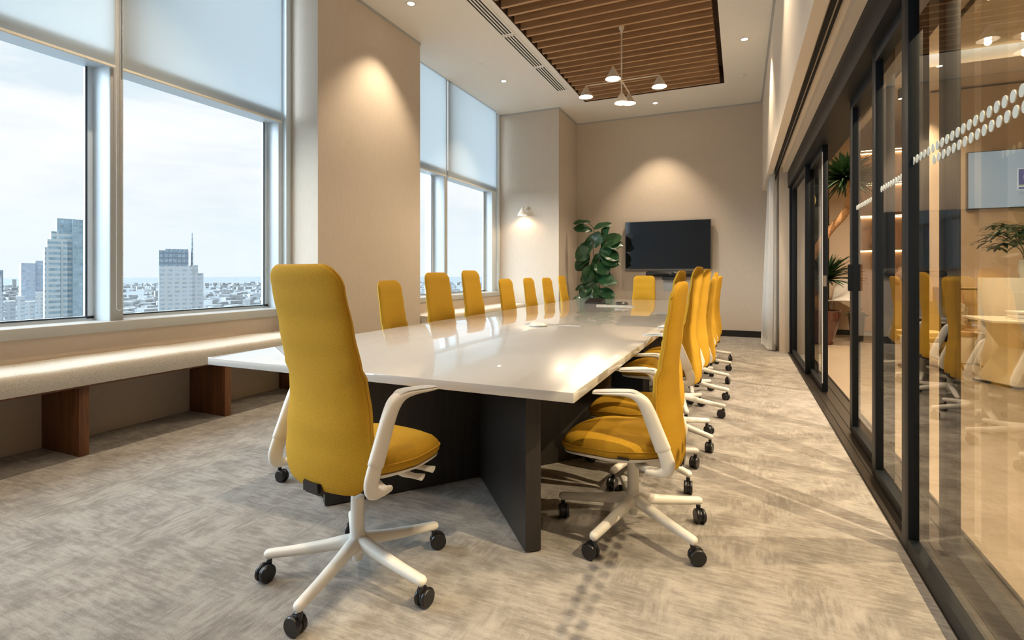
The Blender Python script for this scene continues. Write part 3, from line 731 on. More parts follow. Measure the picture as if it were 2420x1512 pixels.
bm = bmesh.new(); lathe(bm, [(.048, 0), (.048, .02), (.040, .026), (.001, .026)], 32); bmesh.ops.rotate(bm, verts=bm.verts, matrix=Matrix.Rotation(R(90), 3, 'X')); finish('camera_ring', bm, M['gasket'], t, smooth=True, auto=40, loc=(-.03, -.038, .008))
bm = bmesh.new(); lathe(bm, [(.024, .0), (.018, .006), (.001, .008)], 24); bmesh.ops.rotate(bm, verts=bm.verts, matrix=Matrix.Rotation(R(90), 3, 'X')); finish('camera_lens', bm, M['tv'], t, smooth=True, loc=(-.03, -.066, .008))
bm = bmesh.new(); add_box(bm, -.22, .20, -.02, .085, -.115, -.055); bmesh.ops.bevel(bm, geom=bm.edges[:], offset=.004, segments=2, affect='EDGES'); finish('mount_shelf', bm, M['gasket'], t, smooth=True, auto=40)
o = box('outlet_plate', -1.43, -1.15, YB - .008, YB, .86, 1.06, M['outlet'], bevel=.002); tag(o, 'pale grey socket plate on the wall under the video bar', 'socket plate')

# ------------------------------------------------------------------ fiddle leaf fig
def leaf(bm, base, direction, up, length, width, cup=.15, wav=.02, fiddle=True, seed=0):
    rnd = random.Random(seed)
    d = Vector(direction).normalized(); u = Vector(up); s = d.cross(u).normalized(); u = s.cross(d).normalized()
    nl, nw = 9, 4; B = Vector(base); rows = []
    ph = rnd.uniform(0, 6)
    for i in range(nl + 1):
        t = i / nl
        w = width * (math.sin(PI * min(1, t * .96 + .02)) ** .7) * (.62 + .5 * t if fiddle else 1) * .5
        droop = -length * .28 * t * t
        row = []
        for j in range(-nw, nw + 1):
            q = j / nw
            p = B + d * (length * t) + s * (w * q) + u * (droop + cup * w * abs(q) ** 1.5 + wav * math.sin(t * 9 + ph + q * 2) * abs(q))
            row.append(bm.verts.new(p))
        rows.append(row)
    for a, b in zip(rows[:-1], rows[1:]):
        for j in range(2 * nw): bm.faces.new((a[j], a[j + 1], b[j + 1], b[j]))
t = thing('fiddle_leaf_fig', 'tall fiddle leaf fig with broad dark leaves in the far corner left of the television', 'potted plant', (-2.66, 10.12, 0))
bm = bmesh.new(); lathe(bm, [(.13, 0), (.15, .01), (.19, .36), (.195, .38), (.175, .38), (.17, .34)], 36, cap=False); lathe(bm, [(.001, .002), (.13, .0)], 36, cap=False); finish('pot', bm, M['pot_grey'], t, smooth=True, auto=40)
bm = bmesh.new(); lathe(bm, [(.172, .335), (.172, .345), (.01, .35)], 28); finish('soil', bm, M['soil'], t)
bm = bmesh.new()
stem_main = smooth_path([(0, 0, .34), (.02, -.01, .7), (-.03, 0, 1.1), (-.02, -.02, 1.5), (-.05, 0, 1.85), (-.02, 0, 2.08), (-.12, 0, 2.22)])
tube(bm, stem_main, [.014 - .0085 * i / (len(stem_main) - 1) for i in range(len(stem_main))], 8); tube(bm, smooth_path([(0, 0, .34), (.08, .03, .8), (.05, .02, 1.3), (.14, .02, 1.7)]), .009, 8)
finish('stem', bm, M['stem'], t, smooth=True)
bm = bmesh.new()
# direction in x (image right), z up, y toward camera negative
LV = [(-.10, 2.24, -1, .15, .30, .11), (-.04, 2.10, 1, .45, .34, .15), (-.06, 2.06, -.9, .35, .34, .19), (-.05, 2.0, -.2, -.9, .28, .22),
      (.12, 1.70, .7, .75, .42, .34), (.16, 1.72, 1, .35, .34, .22), (-.05, 1.80, -.6, -.35, .32, .30), (-.08, 1.72, -.9, -.5, .34, .28), (.10, 1.66, 1, -.25, .38, .26),
      (.12, 1.62, .9, -.5, .36, .28), (.02, 1.60, .25, -.8, .36, .32), (-.12, 1.62, -.6, -.9, .42, .22), (.18, 1.78, .95, .1, .34, .22), (.0, 1.45, .8, -.5, .34, .30),
      (-.02, 1.40, -.2, -.9, .34, .30), (.0, 1.28, .7, -.45, .34, .28), (-.03, 1.20, -.9, -.25, .30, .26), (0, 1.12, .95, -.05, .42, .24), (-.02, 1.06, -.2, -.8, .28, .26),
      (-.02, 1.0, -.95, -.1, .40, .14), (.0, .93, .5, -.55, .30, .27), (-.03, .90, -.5, -.5, .30, .26), (0, .80, .7, -.4, .3, .26), (-.02, .74, -.9, -.12, .42, .22), (0, .66, .2, -.6, .3, .24), (-.03, 1.33, -.8, -.6, .26, .24), (.05, 1.52, .4, .3, .3, .26), (.10, 1.86, .5, .9, .3, .22), (-.1, 1.5, -.95, -.3, .3, .22), (.12, 1.42, .95, .1, .34, .22), (.02, 1.16, .9, -.3, .3, .22), (-.05, .98, -.7, -.4, .3, .22), (.04, .86, .9, -.1, .34, .22), (0, 1.72, .1, .6, .3, .26), (.02, 1.35, .2, -.9, .3, .28)]
for i, (x, z, dx, dz, ln, wd) in enumerate(LV):
    ln *= 1.08; wd *= 1.38
    rnd = random.Random(100 + i); yy = rnd.uniform(-.45, .1)
    leaf(bm, (x, rnd.uniform(-.03, .03), z), (dx, yy, dz), (-dz * .55 + rnd.uniform(-.2, .2), -.75, abs(dx) * .55 + .15), ln, wd, .12, .014, True, i)
finish('foliage', bm, M['leaf'], t, smooth=True)

# ------------------------------------------------------------------ curtain
def curtain():
    bm = bmesh.new(); n = 90; m_ = 16; rows = []
    for i in range(m_ + 1):
        v = i / m_; z = .02 + (2.80 - .02) * v; row = []
        for j in range(n + 1):
            u = j / n
            y = 8.97 + .80 * u * (1 - .25 * v)
            amp = .045 * (1 - .35 * v)
            x = .45 + amp * math.sin(u * 2 * PI * 7 + .5 * math.sin(v * 2)) * (1 + .3 * math.sin(j * .9)) - (.085 * (1 - v) * u)
            row.append(bm.verts.new((x, y, z)))
        rows.append(row)
    for a, b in zip(rows[:-1], rows[1:]):
        for j in range(n): bm.faces.new((a[j], a[j + 1], b[j + 1], b[j]))
    bmesh.ops.solidify(bm, geom=bm.faces[:], thickness=.003)
    return finish('curtain', bm, M['curtain'], smooth=True)
tag(curtain(), 'white full-height curtain bunched at the far end of the glass wall', 'curtain')

# ------------------------------------------------------------------ glass partition
HZ = 2.46
box('trim_50', .66, .95, YF, 8.93, HZ + .06, 2.765, M['black'], kind='structure')
boxes('trim_51', [(.66, .96, YF, 8.93, -.004, .006), (.665, .672, YF, 8.93, .006, .016), (.715, .722, YF, 8.93, .006, .012), (.775, .782, YF, 8.93, .006, .012), (.86, .867, YF, 8.93, .006, .012), (.94, .947, YF, 8.93, .006, .016)], M['track'], kind='structure')
box('trim_52', .68, .90, 8.83, 8.93, .006, HZ + .06, M['black'], kind='structure')
pn = 60
def panel(idx, x, y0, y1, st0=.06, st1=.06, dots=None, dots2=None, ztop=HZ + .06, thick=.026):
    d = bpy.data.objects.new('door_%d' % idx, None); C.objects.link(d); d['kind'] = 'structure'; d.location = (x, y0, 0)
    W = y1 - y0
    def pb(nm, *a, m=M['black'], bev=.003): return box(nm, *a, m, d, bevel=bev)
    pb('stile', -thick, thick, 0, st0, .018, ztop)
    pb('stile', -thick, thick, W - st1, W, .018, ztop)
    boxes('rail', [(-thick, thick, st0, W - st1, .018, .075), (-thick, thick, st0, W - st1, ztop - .07, ztop)], M['black'], d)
    g = bmesh.new(); add_box(g, -.006, .006, st0 - .005, W - st1 + .005, .07, ztop - .065); gl = finish('glass_pane', g, M['glass_door'], d)
    for rng, z in ((dots, 1.70), (dots2, 1.654)):
        if not rng: continue
        bm = bmesh.new(); y = rng[1]
        while y > rng[0]:
            a = [bm.verts.new((-.0085, y - y0 + .0165 * math.cos(2 * PI * k / 20), z + .0175 * math.sin(2 * PI * k / 20))) for k in range(20)]
            b = [bm.verts.new((-.0062, p.co.y, p.co.z)) for p in a]
            bm.faces.new(a); bm.faces.new(b[::-1])
            for k in range(20): bm.faces.new((a[k], a[(k + 1) % 20], b[(k + 1) % 20], b[k]))
            y -= .0492
        finish('dot_decals', bm, M['decal'], d)
    return d
panel(1, .685, YF + .02, 2.82, .06, .10, dots=(.3, 2.77), dots2=(.3, 2.46), thick=.026)
panel(2, .83, .9, 2.86, .07, .085, thick=.026)
d3 = panel(3, .745, 2.86, 3.70, .04, .09, dots=(2.95, 3.56))
d4 = panel(4, .79, 3.62, 4.66, .09, .10, dots=(3.75, 4.5))
bm = bmesh.new(); add_box(bm, -.046, -.0205, -.016, .016, -.10, .10); bmesh.ops.bevel(bm, geom=bm.edges[:], offset=.004, segments=2, affect='EDGES')
finish('handle', bm, M['black'], d4, loc=(-.005, .955, 1.185))
d5 = panel(5, .785, 6.08, 7.16, .055, .06)
bm = bmesh.new(); add_box(bm, -.0275, -.0200, -.004, .004, .1, 2.45); finish('edge_strip', bm, M['grey_plastic'], d5)
bm = bmesh.new(); add_box(bm, -.018, .012, -.003, .001, -.055, .055); finish('latch_plate', bm, M['chrome'], d5, loc=(0, 0, 1.14))
panel(6, .735, 7.08, 8.83, .055, .06)

# ------------------------------------------------------------------ lobby beyond the glass
LZ = 4.12
box('wall_lobby_right', 8.2, 8.4, YF, 14.6, 0, 4.8, M['lobby_wall'], kind='structure')
box('wall_lobby_back', .95, 8.2, 14.2, 14.4, 0, 4.8, M['lobby_wall'], kind='structure')
box('wall_lobby_front', .95, 8.2, YF - .2, YF, 0, 4.8, M['lobby_wall'], kind='structure')
box('wall_lobby_left', .75, .95, YB, 14.4, 0, 4.8, M['lobby_wall'], kind='structure')
boxes('wall_lobby_screen', [(2.76, 8.2, 10.2, 10.4, 0, LZ)], M['lobby_wall'], kind='structure')
box('wall_lobby_pier', 1.62, 2.02, 12.0, 14.2, 0, LZ, M['lobby_wall'], kind='structure')
boxes('baseboard_lobby', [(2.745, 8.2, 10.185, 10.2, 0, .1), (1.605, 2.02, 11.985, 12.0, 0, .1), (1.605, 1.62, 12, 14.2, 0, .1)], M['baseboard'], kind='structure')
boxes('ceiling_lobby', [(.95, 8.2, 9.55, 14.2, LZ, LZ + .08), (.95, 1.6, YF, 9.55, LZ, LZ + .08), (7.2, 8.2, YF, 9.55, LZ, LZ + .08), (1.6, 7.2, YF, 9.55, LZ + .35, LZ + .42)], M['bulkhead'], kind='structure')
boxes('trim_60', [(1.55, 1.6, YF, 9.55, LZ + .08, LZ + .16), (7.2, 7.25, YF, 9.55, LZ + .08, LZ + .16), (1.6, 7.2, 9.55, 9.6, LZ + .08, LZ + .16)], M['bulkhead'], kind='structure')
boxes('wall_lobby_cove', [(1.45, 1.5, YF, 9.7, LZ + .08, LZ + .42), (7.3, 7.35, YF, 9.7, LZ + .08, LZ + .42), (1.45, 7.35, 9.7, 9.75, LZ + .08, LZ + .42)], M['bulkhead'], kind='structure')
boxes('cove_light', [(1.505, 1.535, YF, 9.6, LZ + .09, LZ + .11), (1.6, 7.2, 9.62, 9.68, LZ + .09, LZ + .11)], M['cove'])
tag(bpy.data.objects['cove_light'], 'warm LED strip glowing along the lobby ceiling cove', 'cove light')
box('trim_61', 2.76, 8.2, 10.185, 10.2, LZ - .04, LZ - .02, M['black'], kind='structure')  # black strip paints in the shadow gap at the wall top
# track with spots
t = thing('track_light', 'black ceiling track with cylinder spots in the lobby', 'track light', (2.52, 6.8, LZ + .35))
boxes('track', [(-.02, .02, -8.0, 1.9, -.04, 0)], M['black'], t)
for yy in (-7.3, -5.23, -3.2, -1.2, .55):
    bm = bmesh.new(); lathe(bm, [(.001, -.22), (.034, -.22), (.036, -.06), (.01, -.04)], 20, (0, yy, 0)); s = finish('spot_head', bm, M['black'], t, smooth=True, auto=40)
    bm = bmesh.new(); lathe(bm, [(.027, -.224), (.027, -.221)], 20, (0, yy, 0)); finish('lens', bm, M['downlight_glow'], s)
    spot_lamp('track_beam', (2.52, 6.8 + yy, LZ + .12), 240, 130, .4, r=.02)
for yy, pw in ((-5.23, 620), (-3.2, 330), (-1.2, 220)):
    d = Vector((-.6, 1.9 if yy < -5 else 6.8 + yy, .2)) - Vector((2.52, 6.8 + yy, LZ + .12))
    spot_lamp('track_beam_aimed', (2.52, 6.8 + yy, LZ + .115), pw, 75, .5, col=(1, .82, .60), rot=d.to_track_quat('-Z', 'Y').to_euler(), r=.015)
for (x, y, lb) in [(2.3, 9.9, 'small black lobby ceiling spot before the lit shelves'), (1.3, 9.2, 'small ceiling spot over the lobby palm')]:
    t = thing('ceiling_spot', lb, 'ceiling spot', (x, y, LZ))
    bm = bmesh.new(); lathe(bm, [(.001, -.16), (.034, -.16), (.036, -.02), (.01, 0)], 20); finish('spot_head', bm, M['black'], t, smooth=True, auto=40)
    bm = bmesh.new(); lathe(bm, [(.027, -.164), (.027, -.161)], 20); finish('lens', bm, M['downlight_glow'], t)
    spot_lamp('ceiling_spot_beam', (x, y, LZ - .17), 300, 120)
# shelf unit
SY = 12.05
t = thing('display_shelf', 'tall oak display shelf with glowing LED strips seen through the glass doors', 'shelf', (2.62, SY, 0))
boxes('shelf_back', [(-.60, .66, .36, .40, 0, LZ)], M['lobby_wood'], t)
boxes('side_panel', [(-.60, -.57, 0, .36, 0, LZ), (.63, .66, 0, .36, 0, LZ)], M['lobby_wood'], t)
box('lower_cabinet', -.57, .63, 0.0, .36, .09, .98, M['lobby_wood'], t)
box('plinth', -.57, .63, .03, .36, 0, .09, M['outlet'], t)
shz = [1.66, 2.34, 2.98, 3.62]
for z in shz:
    s = box('shelf_board', -.57, .63, .02, .36, z, z + .035, M['lobby_wood'], t)
    box('led_strip', -.57, .63, .03, .045, z - .012, z - .001, M['led'], s)
    box('led_strip', -.57, .63, .33, .345, z - .014, z - .001, M['led'], s)
for (x, z, sc, lb) in [(2.45, 1.695, 1.0, 'brown bottle-shaped vase on the lit shelf, left one'), (2.95, 1.695, .85, 'brown round vase on the lit shelf, right one'), (2.85, .98, 1.0, 'small round vase on the lower cabinet top of the lit shelf')]:
    bm = bmesh.new(); lathe(bm, [(.05 * sc, 0), (.11 * sc, .08 * sc), (.12 * sc, .16 * sc), (.08 * sc, .24 * sc), (.045 * sc, .28 * sc), (.05 * sc, .36 * sc), (.035 * sc, .36 * sc)], 24)
    o = finish('vase', bm, M['ceramic'], smooth=True, auto=50, loc=(x, SY + .17, z)); tag(o, lb, 'vase')
# dracaena
px, py = 1.30, 10.35
t = thing('dracaena', 'curved-trunk dracaena palm in a glazed red-brown pot behind the open glass door', 'potted plant', (px, py, 0))
bm = bmesh.new(); lathe(bm, [(.001, .0), (.15, .0), (.16, .02), (.145, .05), (.19, .16), (.25, .34), (.275, .5), (.275, .56), (.285, .58), (.26, .58), (.25, .54), (.001, .54)], 40); finish('pot', bm, M['terracotta'], t, smooth=True, auto=50)
bm = bmesh.new(); lathe(bm, [(.247, .541), (.24, .55), (.01, .556)], 28); finish('soil', bm, M['soil'], t)
def at(u, v, Y):
    a = (u - 1210) / 1221; b = (645 - v) / 1221
    s = Y / (.9146 + .4045 * a); return Vector((s * (-.4045 + .9146 * a), Y, 1.22 + b * s))
O = Vector((px, py, 0))
bm = bmesh.new()
tp = [Vector((-.05, 0, .55)), Vector((-.22, 0, 1.1)), at(1925, 600, py) - O, at(1960, 545, py) - O, at(1992, 510, py) - O, at(2008, 475, py) - O, at(2008, 440, py) - O, at(1998, 425, py) - O]
tp = smooth_path(tp, 6)
tube(bm, tp, [.085 - .0 * i for i in range(len(tp))][:1] * 6 + [.066 - .012 * (i / len(tp)) for i in range(len(tp) - 6)], 16)
finish('trunk', bm, M['trunk'], t, smooth=True)
bm = bmesh.new(); tp2 = smooth_path([(.02, 0, .55), (.02, .02, .8), (.04, 0, 1.10)], 5); tube(bm, tp2, .04, 12); finish('trunk', bm, M['trunk'], t, smooth=True)
def crown(c, n, ln, seed, lo=-.4, xmin=-9):
    rnd = random.Random(seed); bm = bmesh.new()
    for i in range(n):
        if i < 0: break
        a = rnd.uniform(0, 2 * PI); el = rnd.uniform(lo, 1.35)
        d = Vector((math.cos(a) * math.cos(el), math.sin(a) * math.cos(el), math.sin(el))); l = ln * rnd.uniform(.75, 1.1)
        if (c + d * l).x < xmin: continue
        s = d.cross(Vector((0, 0, 1))).normalized(); prev = None
        for k in range(6):
            u = k / 5; w = .028 * (1 - u ** 2.5) + .001
            p = c + d * (l * u) + Vector((0, 0, -.22 * l * u * u)); q = [bm.verts.new(p - s * w), bm.verts.new(p + Vector((0, 0, -.008))), bm.verts.new(p + s * w)]
            if prev: bm.faces.new((prev[0], prev[1], q[1], q[0])); bm.faces.new((prev[1], prev[2], q[2], q[1]))
            prev = q
    return bm
finish('foliage', crown(tp and Vector(tp[-1]) + Vector((0, 0, .02)), 330, .60, 3, -.35, -.30), M['palm_leaf'], t, smooth=True)
finish('foliage', crown(Vector(tp2[-1]), 150, .62, 5, .0, -.30), M['palm_leaf'], t, smooth=True)
# ledge, shell chair and small plant beyond
o = boxes('wall_ledge', [(.95, 1.62, 13.6, 14.2, 1.08, 1.26)], M['desk_white']); tag(o, 'white ledge on the lobby wall behind the palm', 'ledge')
t = thing('shell_chair', 'white moulded shell chair with thin metal legs behind the palm pot', 'chair', (1.78, 11.45, 0), R(160))
bm = bmesh.new()
loft(bm, [[(x * w, y, z) for x, w in ((-1, w_), (-.5, w_), (0, w_), (.5, w_), (1, w_))] + [(x * w_, y - .012, z - .012) for x in (1, .5, 0, -.5, -1)] for (y, z, w_) in ((.24, .70, .21), (.18, .71, .22), (0, .69, .23), (-.15, .70, .23), (-.21, .76, .22), (-.25, .95, .2), (-.27, 1.1, .16))])
finish('shell_seat', bm, M['white_plastic'], t, smooth=True, auto=50)
for sx in (-1, 1):
    for sy in (-1, 1):
        bm = bmesh.new(); tube(bm, [(sx * .16, sy * .13, .69), (sx * .22, sy * .21, 0.0)], .009, 8); finish('leg', bm, M['chrome'], t, smooth=True)
t = thing('small_potted_plant', 'small leafy plant in a dark pot beside the red-brown palm pot', 'potted plant', (1.92, 11.05, 0))
bm = bmesh.new(); lathe(bm, [(.10, 0), (.13, .5), (.12, .5), (.001, .48)], 24); finish('pot', bm, M['black_plastic'], t, smooth=True, auto=40)
finish('foliage', crown(Vector((0, 0, .47)), 26, .22, 9, .1), M['palm_leaf'], t)
# grey cabinet with drawers
t = thing('drawer_cabinet', 'tall dark grey drawer cabinet behind the closed far glass doors', 'cabinet', (.98, 11.5, 0))
box('cabinet_body', 0, .5, 0, .8, 0, 2.5, M['grey_cab'], t)
for k in range(6): box('drawer', .02, .48, -.016, 0, .06 + .4 * k, .06 + .4 * k + .385, M['grey_cab'], t, bevel=.003)
t = thing('lit_slot_glow', 'glowing gold form added for a warm lit slot behind the far glass doors', 'wall lamp', (1.17, 11.46, 2.62))  # stand-in for a warm lit slot, no actual lamp
bm = bmesh.new(); loft(bm, [[(w * math.cos(2 * PI * k / 20), -.03 + .03 * math.sin(2 * PI * k / 20), z) for k in range(20)] for w, z in ((.02, -.34), (.06, -.25), (.13, -.12), (.16, 0), (.13, .12), (.06, .25), (.03, .36))]); finish('glow_body', bm, M['brass_glow'], t, smooth=True)
# television with logo
SX0, SX1, SZ0, SZ1 = 3.20, 4.74, 2.20, 3.08
t = thing('lobby_screen', 'large lit pale blue wall screen with a blue square logo in the lobby', 'screen', ((SX0 + SX1) / 2, 10.15, (SZ0 + SZ1) / 2))
w, h = (SX1 - SX0) / 2, (SZ1 - SZ0) / 2
bm = bmesh.new(); add_box(bm, -w, w, -.02, .0499, -h, h); finish('screen_body', bm, M['black_plastic'], t)
bm = bmesh.new(); add_box(bm, -.3, .3, .049, .052, -.2, .2); finish('wall_mount', bm, M['black_plastic'], t)
bm = bmesh.new(); add_box(bm, -w + .012, w - .012, -.024, -.0195, -h + .012, h - .012); sc = finish('display', bm, M['screen'], t)
lx0, lz1 = -.175, .0 + .10
lg = boxes('logo_square', [(-.17, .17, -.027, -.0245, -.10, .13)], M['logo_blue'], sc)
boxes('logo_border', [(-.185, -.17, -.0275, -.0245, -.175, .145), (.17, .185, -.0275, -.0245, -.175, .145), (-.17, .17, -.0275, -.0245, .13, .145), (-.17, .17, -.0275, -.0245, -.175, -.165), (-.17, .17, -.0275, -.0245, -.137, -.122)], M['logo_white'], sc)
boxes('logo_bar', [(-.17, .17, -.0275, -.0245, -.122, -.10)], M['logo_green'], sc)
boxes('logo_bar', [(-.17, .17, -.0275, -.0245, -.165, -.137)], M['logo_blue'], sc)
def text(name, body, size, loc, m, parent, rot=(R(90), 0, 0), align='LEFT'):
    cu = bpy.data.curves.new(name, 'FONT'); cu.body = body; cu.size = size; cu.extrude = .0006; cu.align_x = align; cu.materials.append(m)
    o = bpy.data.objects.new(name, cu); C.objects.link(o); o.location = loc; o.rotation_euler = rot; 
    dg = bpy.context.evaluated_depsgraph_get(); me = bpy.data.meshes.new_from_object(o.evaluated_get(dg))
    q = bpy.data.objects.new(name, me); C.objects.link(q); q.location = loc; q.rotation_euler = rot; q.parent = parent
    bpy.data.objects.remove(o); q.name = name
    return q
text('logo_letter', 'C', .24, (-.125, -.0285, -.065), M['logo_white'], sc)
text('logo_caption', 'Accr', .062, (-.165, -.0265, -.245), M['logo_text'], sc)
# credenza with pillow bench
t = thing('oak_credenza', 'oak credenza with dark drawer lines below the lobby screen wall', 'cabinet', (2.78, 9.75, 0))
box('cabinet_body', 0, 1.6, 0, .42, .10, 1.0, M['lobby_wood'], t)
for k in range(2): box('drawer', .01 + .8 * k, .79 + .8 * k, -.018, 0, .55, .96, M['lobby_wood'], t, bevel=.003)
boxes('drawer_gap', [(0, 1.6, -.004, .001, .50, .53), (0, 1.6, -.004, .001, .97, .99)], M['track'], t)
box('plinth', .02, 1.58, .03, .42, 0, .10, M['track'], t)
t = thing('low_bench', 'low bench box with pale front and oak top before the credenza', 'bench', (2.55, 8.85, 0))
box('bench_box', 0, 1.0, 0, .6, .0, .36, M['desk_white'], t, bevel=.004); box('bench_top', -.01, 1.01, -.01, .61, .36, .42, M['lobby_wood'], t, bevel=.004)
bm = bmesh.new(); bmesh.ops.create_uvsphere(bm, u_segments=24, v_segments=14, radius=1, matrix=Matrix.Translation((0, 0, 0)) @ Matrix.Diagonal((.2, .09, .2, 1)))
for v in bm.verts: v.co.x = .2 * sg(v.co.x / .2, .6); v.co.z = .2 * sg(v.co.z / .2, .6)
o = finish('throw_pillow', bm, M['pillow'], smooth=True, loc=(2.72, 9.2, .625), rot=(R(-14), R(8), 0)); tag(o, 'patterned throw pillow leaning on the low lobby bench', 'pillow')
# faceted desk
t = thing('faceted_desk', 'faceted beige pedestal desk with thin white top behind the near glass', 'desk', (2.95, 7.35, 0))
def poly(pts, z): return [(x, y, z) for x, y in pts]
bm = bmesh.new()
loft(bm, [poly([(-.50, .20), (-.28, -.20), (.55, -.22), (.85, .25), (.2, .5)], .02), poly([(-.30, .16), (-.12, -.16), (.5, -.1), (.6, .22), (.1, .4)], .40), poly([(-.46, .2), (-.42, -.22), (.6, -.26), (.9, .25), (.1, .46)], .69)])
finish('pedestal', bm, M['desk_beige'], t)
box('desktop', -.52, .95, -.30, .50, .69, .715, M['desk_white'], t, bevel=.003)
bm = bmesh.new(); loft(bm, [poly([(-.52, .20), (-.30, -.24), (.58, -.26), (.9, .25), (.2, .54)], 0), poly([(-.52, .20), (-.30, -.24), (.58, -.26), (.9, .25), (.2, .54)], .02)]); finish('base_plate', bm, M['baseboard'], t)
bl = ['lowest', 'second', 'third', 'fourth', 'top']
for k in range(5):
    o = box('magazine', -.19, .19, -.13, .13, 0, .018, M['paper'], bevel=.002)
    o.location = (2.87 + .012 * (k % 2), 7.30, .7155 + .019 * k); o.rotation_euler = (0, 0, R([2, -3, 4, -1, 6][k]))
    tag(o, 'white magazine in the pile on the faceted desk, %s of the left pile' % bl[k], 'magazine', 'magazines on the faceted desk')
for k in range(4):
    o = box('magazine', -.19, .19, -.13, .13, 0, .018, M['paper'], bevel=.002)
    o.location = (3.32, 7.32, .7155 + .019 * k); o.rotation_euler = (0, 0, R([-4, 2, -2, 3][k]))
    tag(o, 'white magazine in the pile on the faceted desk, %s of the right pile' % bl[k], 'magazine', 'magazines on the faceted desk')
t = thing('reception_counter', 'plain off-white reception counter with dark base in the lobby', 'counter', (2.82, 8.10, 0))
box('counter_body', 0, 2.6, 0, .5, .04, 1.16, M['desk_white'], t, bevel=.004); box('plinth', .03, 2.57, .03, .47, 0, .04, M['baseboard'], t)
# leafy bush on counter
t = thing('counter_plant', 'bushy green schefflera-like plant in a white vase on the reception counter', 'potted plant', (3.20, 8.35, 1.16))
bm = bmesh.new(); lathe(bm, [(.05, 0), (.07, .1), (.06, .22), (.05, .22), (.001, .2)], 24); finish('vase', bm, M['desk_white'], t, smooth=True, auto=40)
bm = bmesh.new()
rnd = random.Random(11)
for i in range(46):
    a = rnd.uniform(0, 2 * PI); rr = rnd.uniform(.05, .42); c = Vector((rr * math.cos(a) * 1.1, rr * math.sin(a) * .7, .52 + rnd.uniform(-.12, .20) - rr * .15))
    for k in range(7):
        b = a + (k - 3) * .5; d = Vector((math.cos(b), math.sin(b), rnd.uniform(-.3, .35)))
        leaf(bm, c, d, (0, 0, 1), .17, .045, .1, .003, False, i * 9 + k)
finish('foliage', bm, M['palm_leaf'], t, smooth=True)
bm = bmesh.new()
for k in range(5): tube(bm, smooth_path([(0, 0, .18), (.05 * math.cos(k * 1.3), .05 * math.sin(k * 1.3), .35), (.22 * math.cos(k * 1.3), .2 * math.sin(k * 1.3), .52)], 4), .006, 6)
finish('stem', bm, M['stem'], t)
# armchair with wooden legs
t = thing('lounge_armchair', 'olive tan lounge armchair on wooden legs behind the near glass panel', 'armchair', (2.15, 8.35, 0), R(205))
bm = bmesh.new(); add_box(bm, -.30, .30, -.28, .30, .34, .46); bmesh.ops.bevel(bm, geom=bm.edges[:], offset=.05, segments=4, affect='EDGES'); finish('seat', bm, M['armchair'], t, smooth=True, auto=60)
bm = bmesh.new()
for lo in ([(.34 * math.sin(a), -.02 - .30 * math.cos(a)) for a in [(-1.7 + 3.4 * k / 18) for k in range(19)]],):
    rows = []
    for (z, f) in ((.36, .92), (.55, 1.0), (.72, 1.06), (.84, 1.08)):
        rows.append([bm.verts.new((x * f, y * f, z - .10 * max(0, (y + .05) / .3))) for x, y in lo])
    for a_, b_ in zip(rows[:-1], rows[1:]):
        for j in range(18): bm.faces.new((a_[j], a_[j + 1], b_[j + 1], b_[j]))
bmesh.ops.solidify(bm, geom=bm.faces[:], thickness=.05); finish('backrest', bm, M['armchair'], t, smooth=True, auto=50)
for sx in (-1, 1):
    for sy in (-1, 1):
        bm = bmesh.new(); tube(bm, [(sx * .22, sy * .2, .35), (sx * .31, sy * .3, 0)], [.024, .013], 10); finish('leg', bm, M['lobby_wood'], t, smooth=True)

# ------------------------------------------------------------------ city outside
GZ = -130
def far(u, v, D):
    """world point seen at pixel u,v at forward distance D (used for siting the far towers)"""
    a = (u - 1210) / 1221; b = (645 - v) / 1221
    return Vector((D * (-.4045 + .9146 * a), D * (.9146 + .4045 * a), 1.22 + b * D))
TWS = []
def tower(name, u0, u1, D, parts, label, depth=None, turn=3):
    """parts: (fu0, fu1, v_top, material, depth offset)"""
    c = far((u0 + u1) / 2, 645, D); a0 = ((u0 + u1) / 2 - 1210) / 1221
    t = thing(name, label, 'building', (c.x, c.y, GZ), R(23.86 + turn) - math.atan(a0)); TWS.append((c.x, c.y))
    px_ = D / 1221; kx = px_ / math.sqrt(1 + a0 * a0)
    for (nm, a, b, vt, m, d0, d1) in parts:
        x0, x1 = (a - (u0 + u1) / 2) * kx, (b - (u0 + u1) / 2) * kx
        bm = bmesh.new(); add_box(bm, x0, x1, d0, d1, 0, 1.22 + (645 - vt) * px_ - GZ); finish(nm, bm, m, t)
    return t
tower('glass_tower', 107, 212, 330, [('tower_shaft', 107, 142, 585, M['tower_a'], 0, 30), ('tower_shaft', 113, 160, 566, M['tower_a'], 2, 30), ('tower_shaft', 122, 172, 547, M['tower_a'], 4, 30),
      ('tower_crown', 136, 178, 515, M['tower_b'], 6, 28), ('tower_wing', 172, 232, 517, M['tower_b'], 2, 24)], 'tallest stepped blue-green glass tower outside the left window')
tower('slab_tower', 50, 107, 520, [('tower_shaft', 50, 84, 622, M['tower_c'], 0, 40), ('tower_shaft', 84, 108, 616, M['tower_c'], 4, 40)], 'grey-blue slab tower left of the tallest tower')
tower('edge_tower', -30, 8, 420, [('tower_shaft', -30, 4, 655, M['tower_w'], 0, 30), ('tower_shaft', -34, 9, 690, M['tower_w'], 2, 30), ('roof_disc', -20, 10, 638, M['tower_dark'], 10, 22)], 'pale tower cut by the left edge of the view')
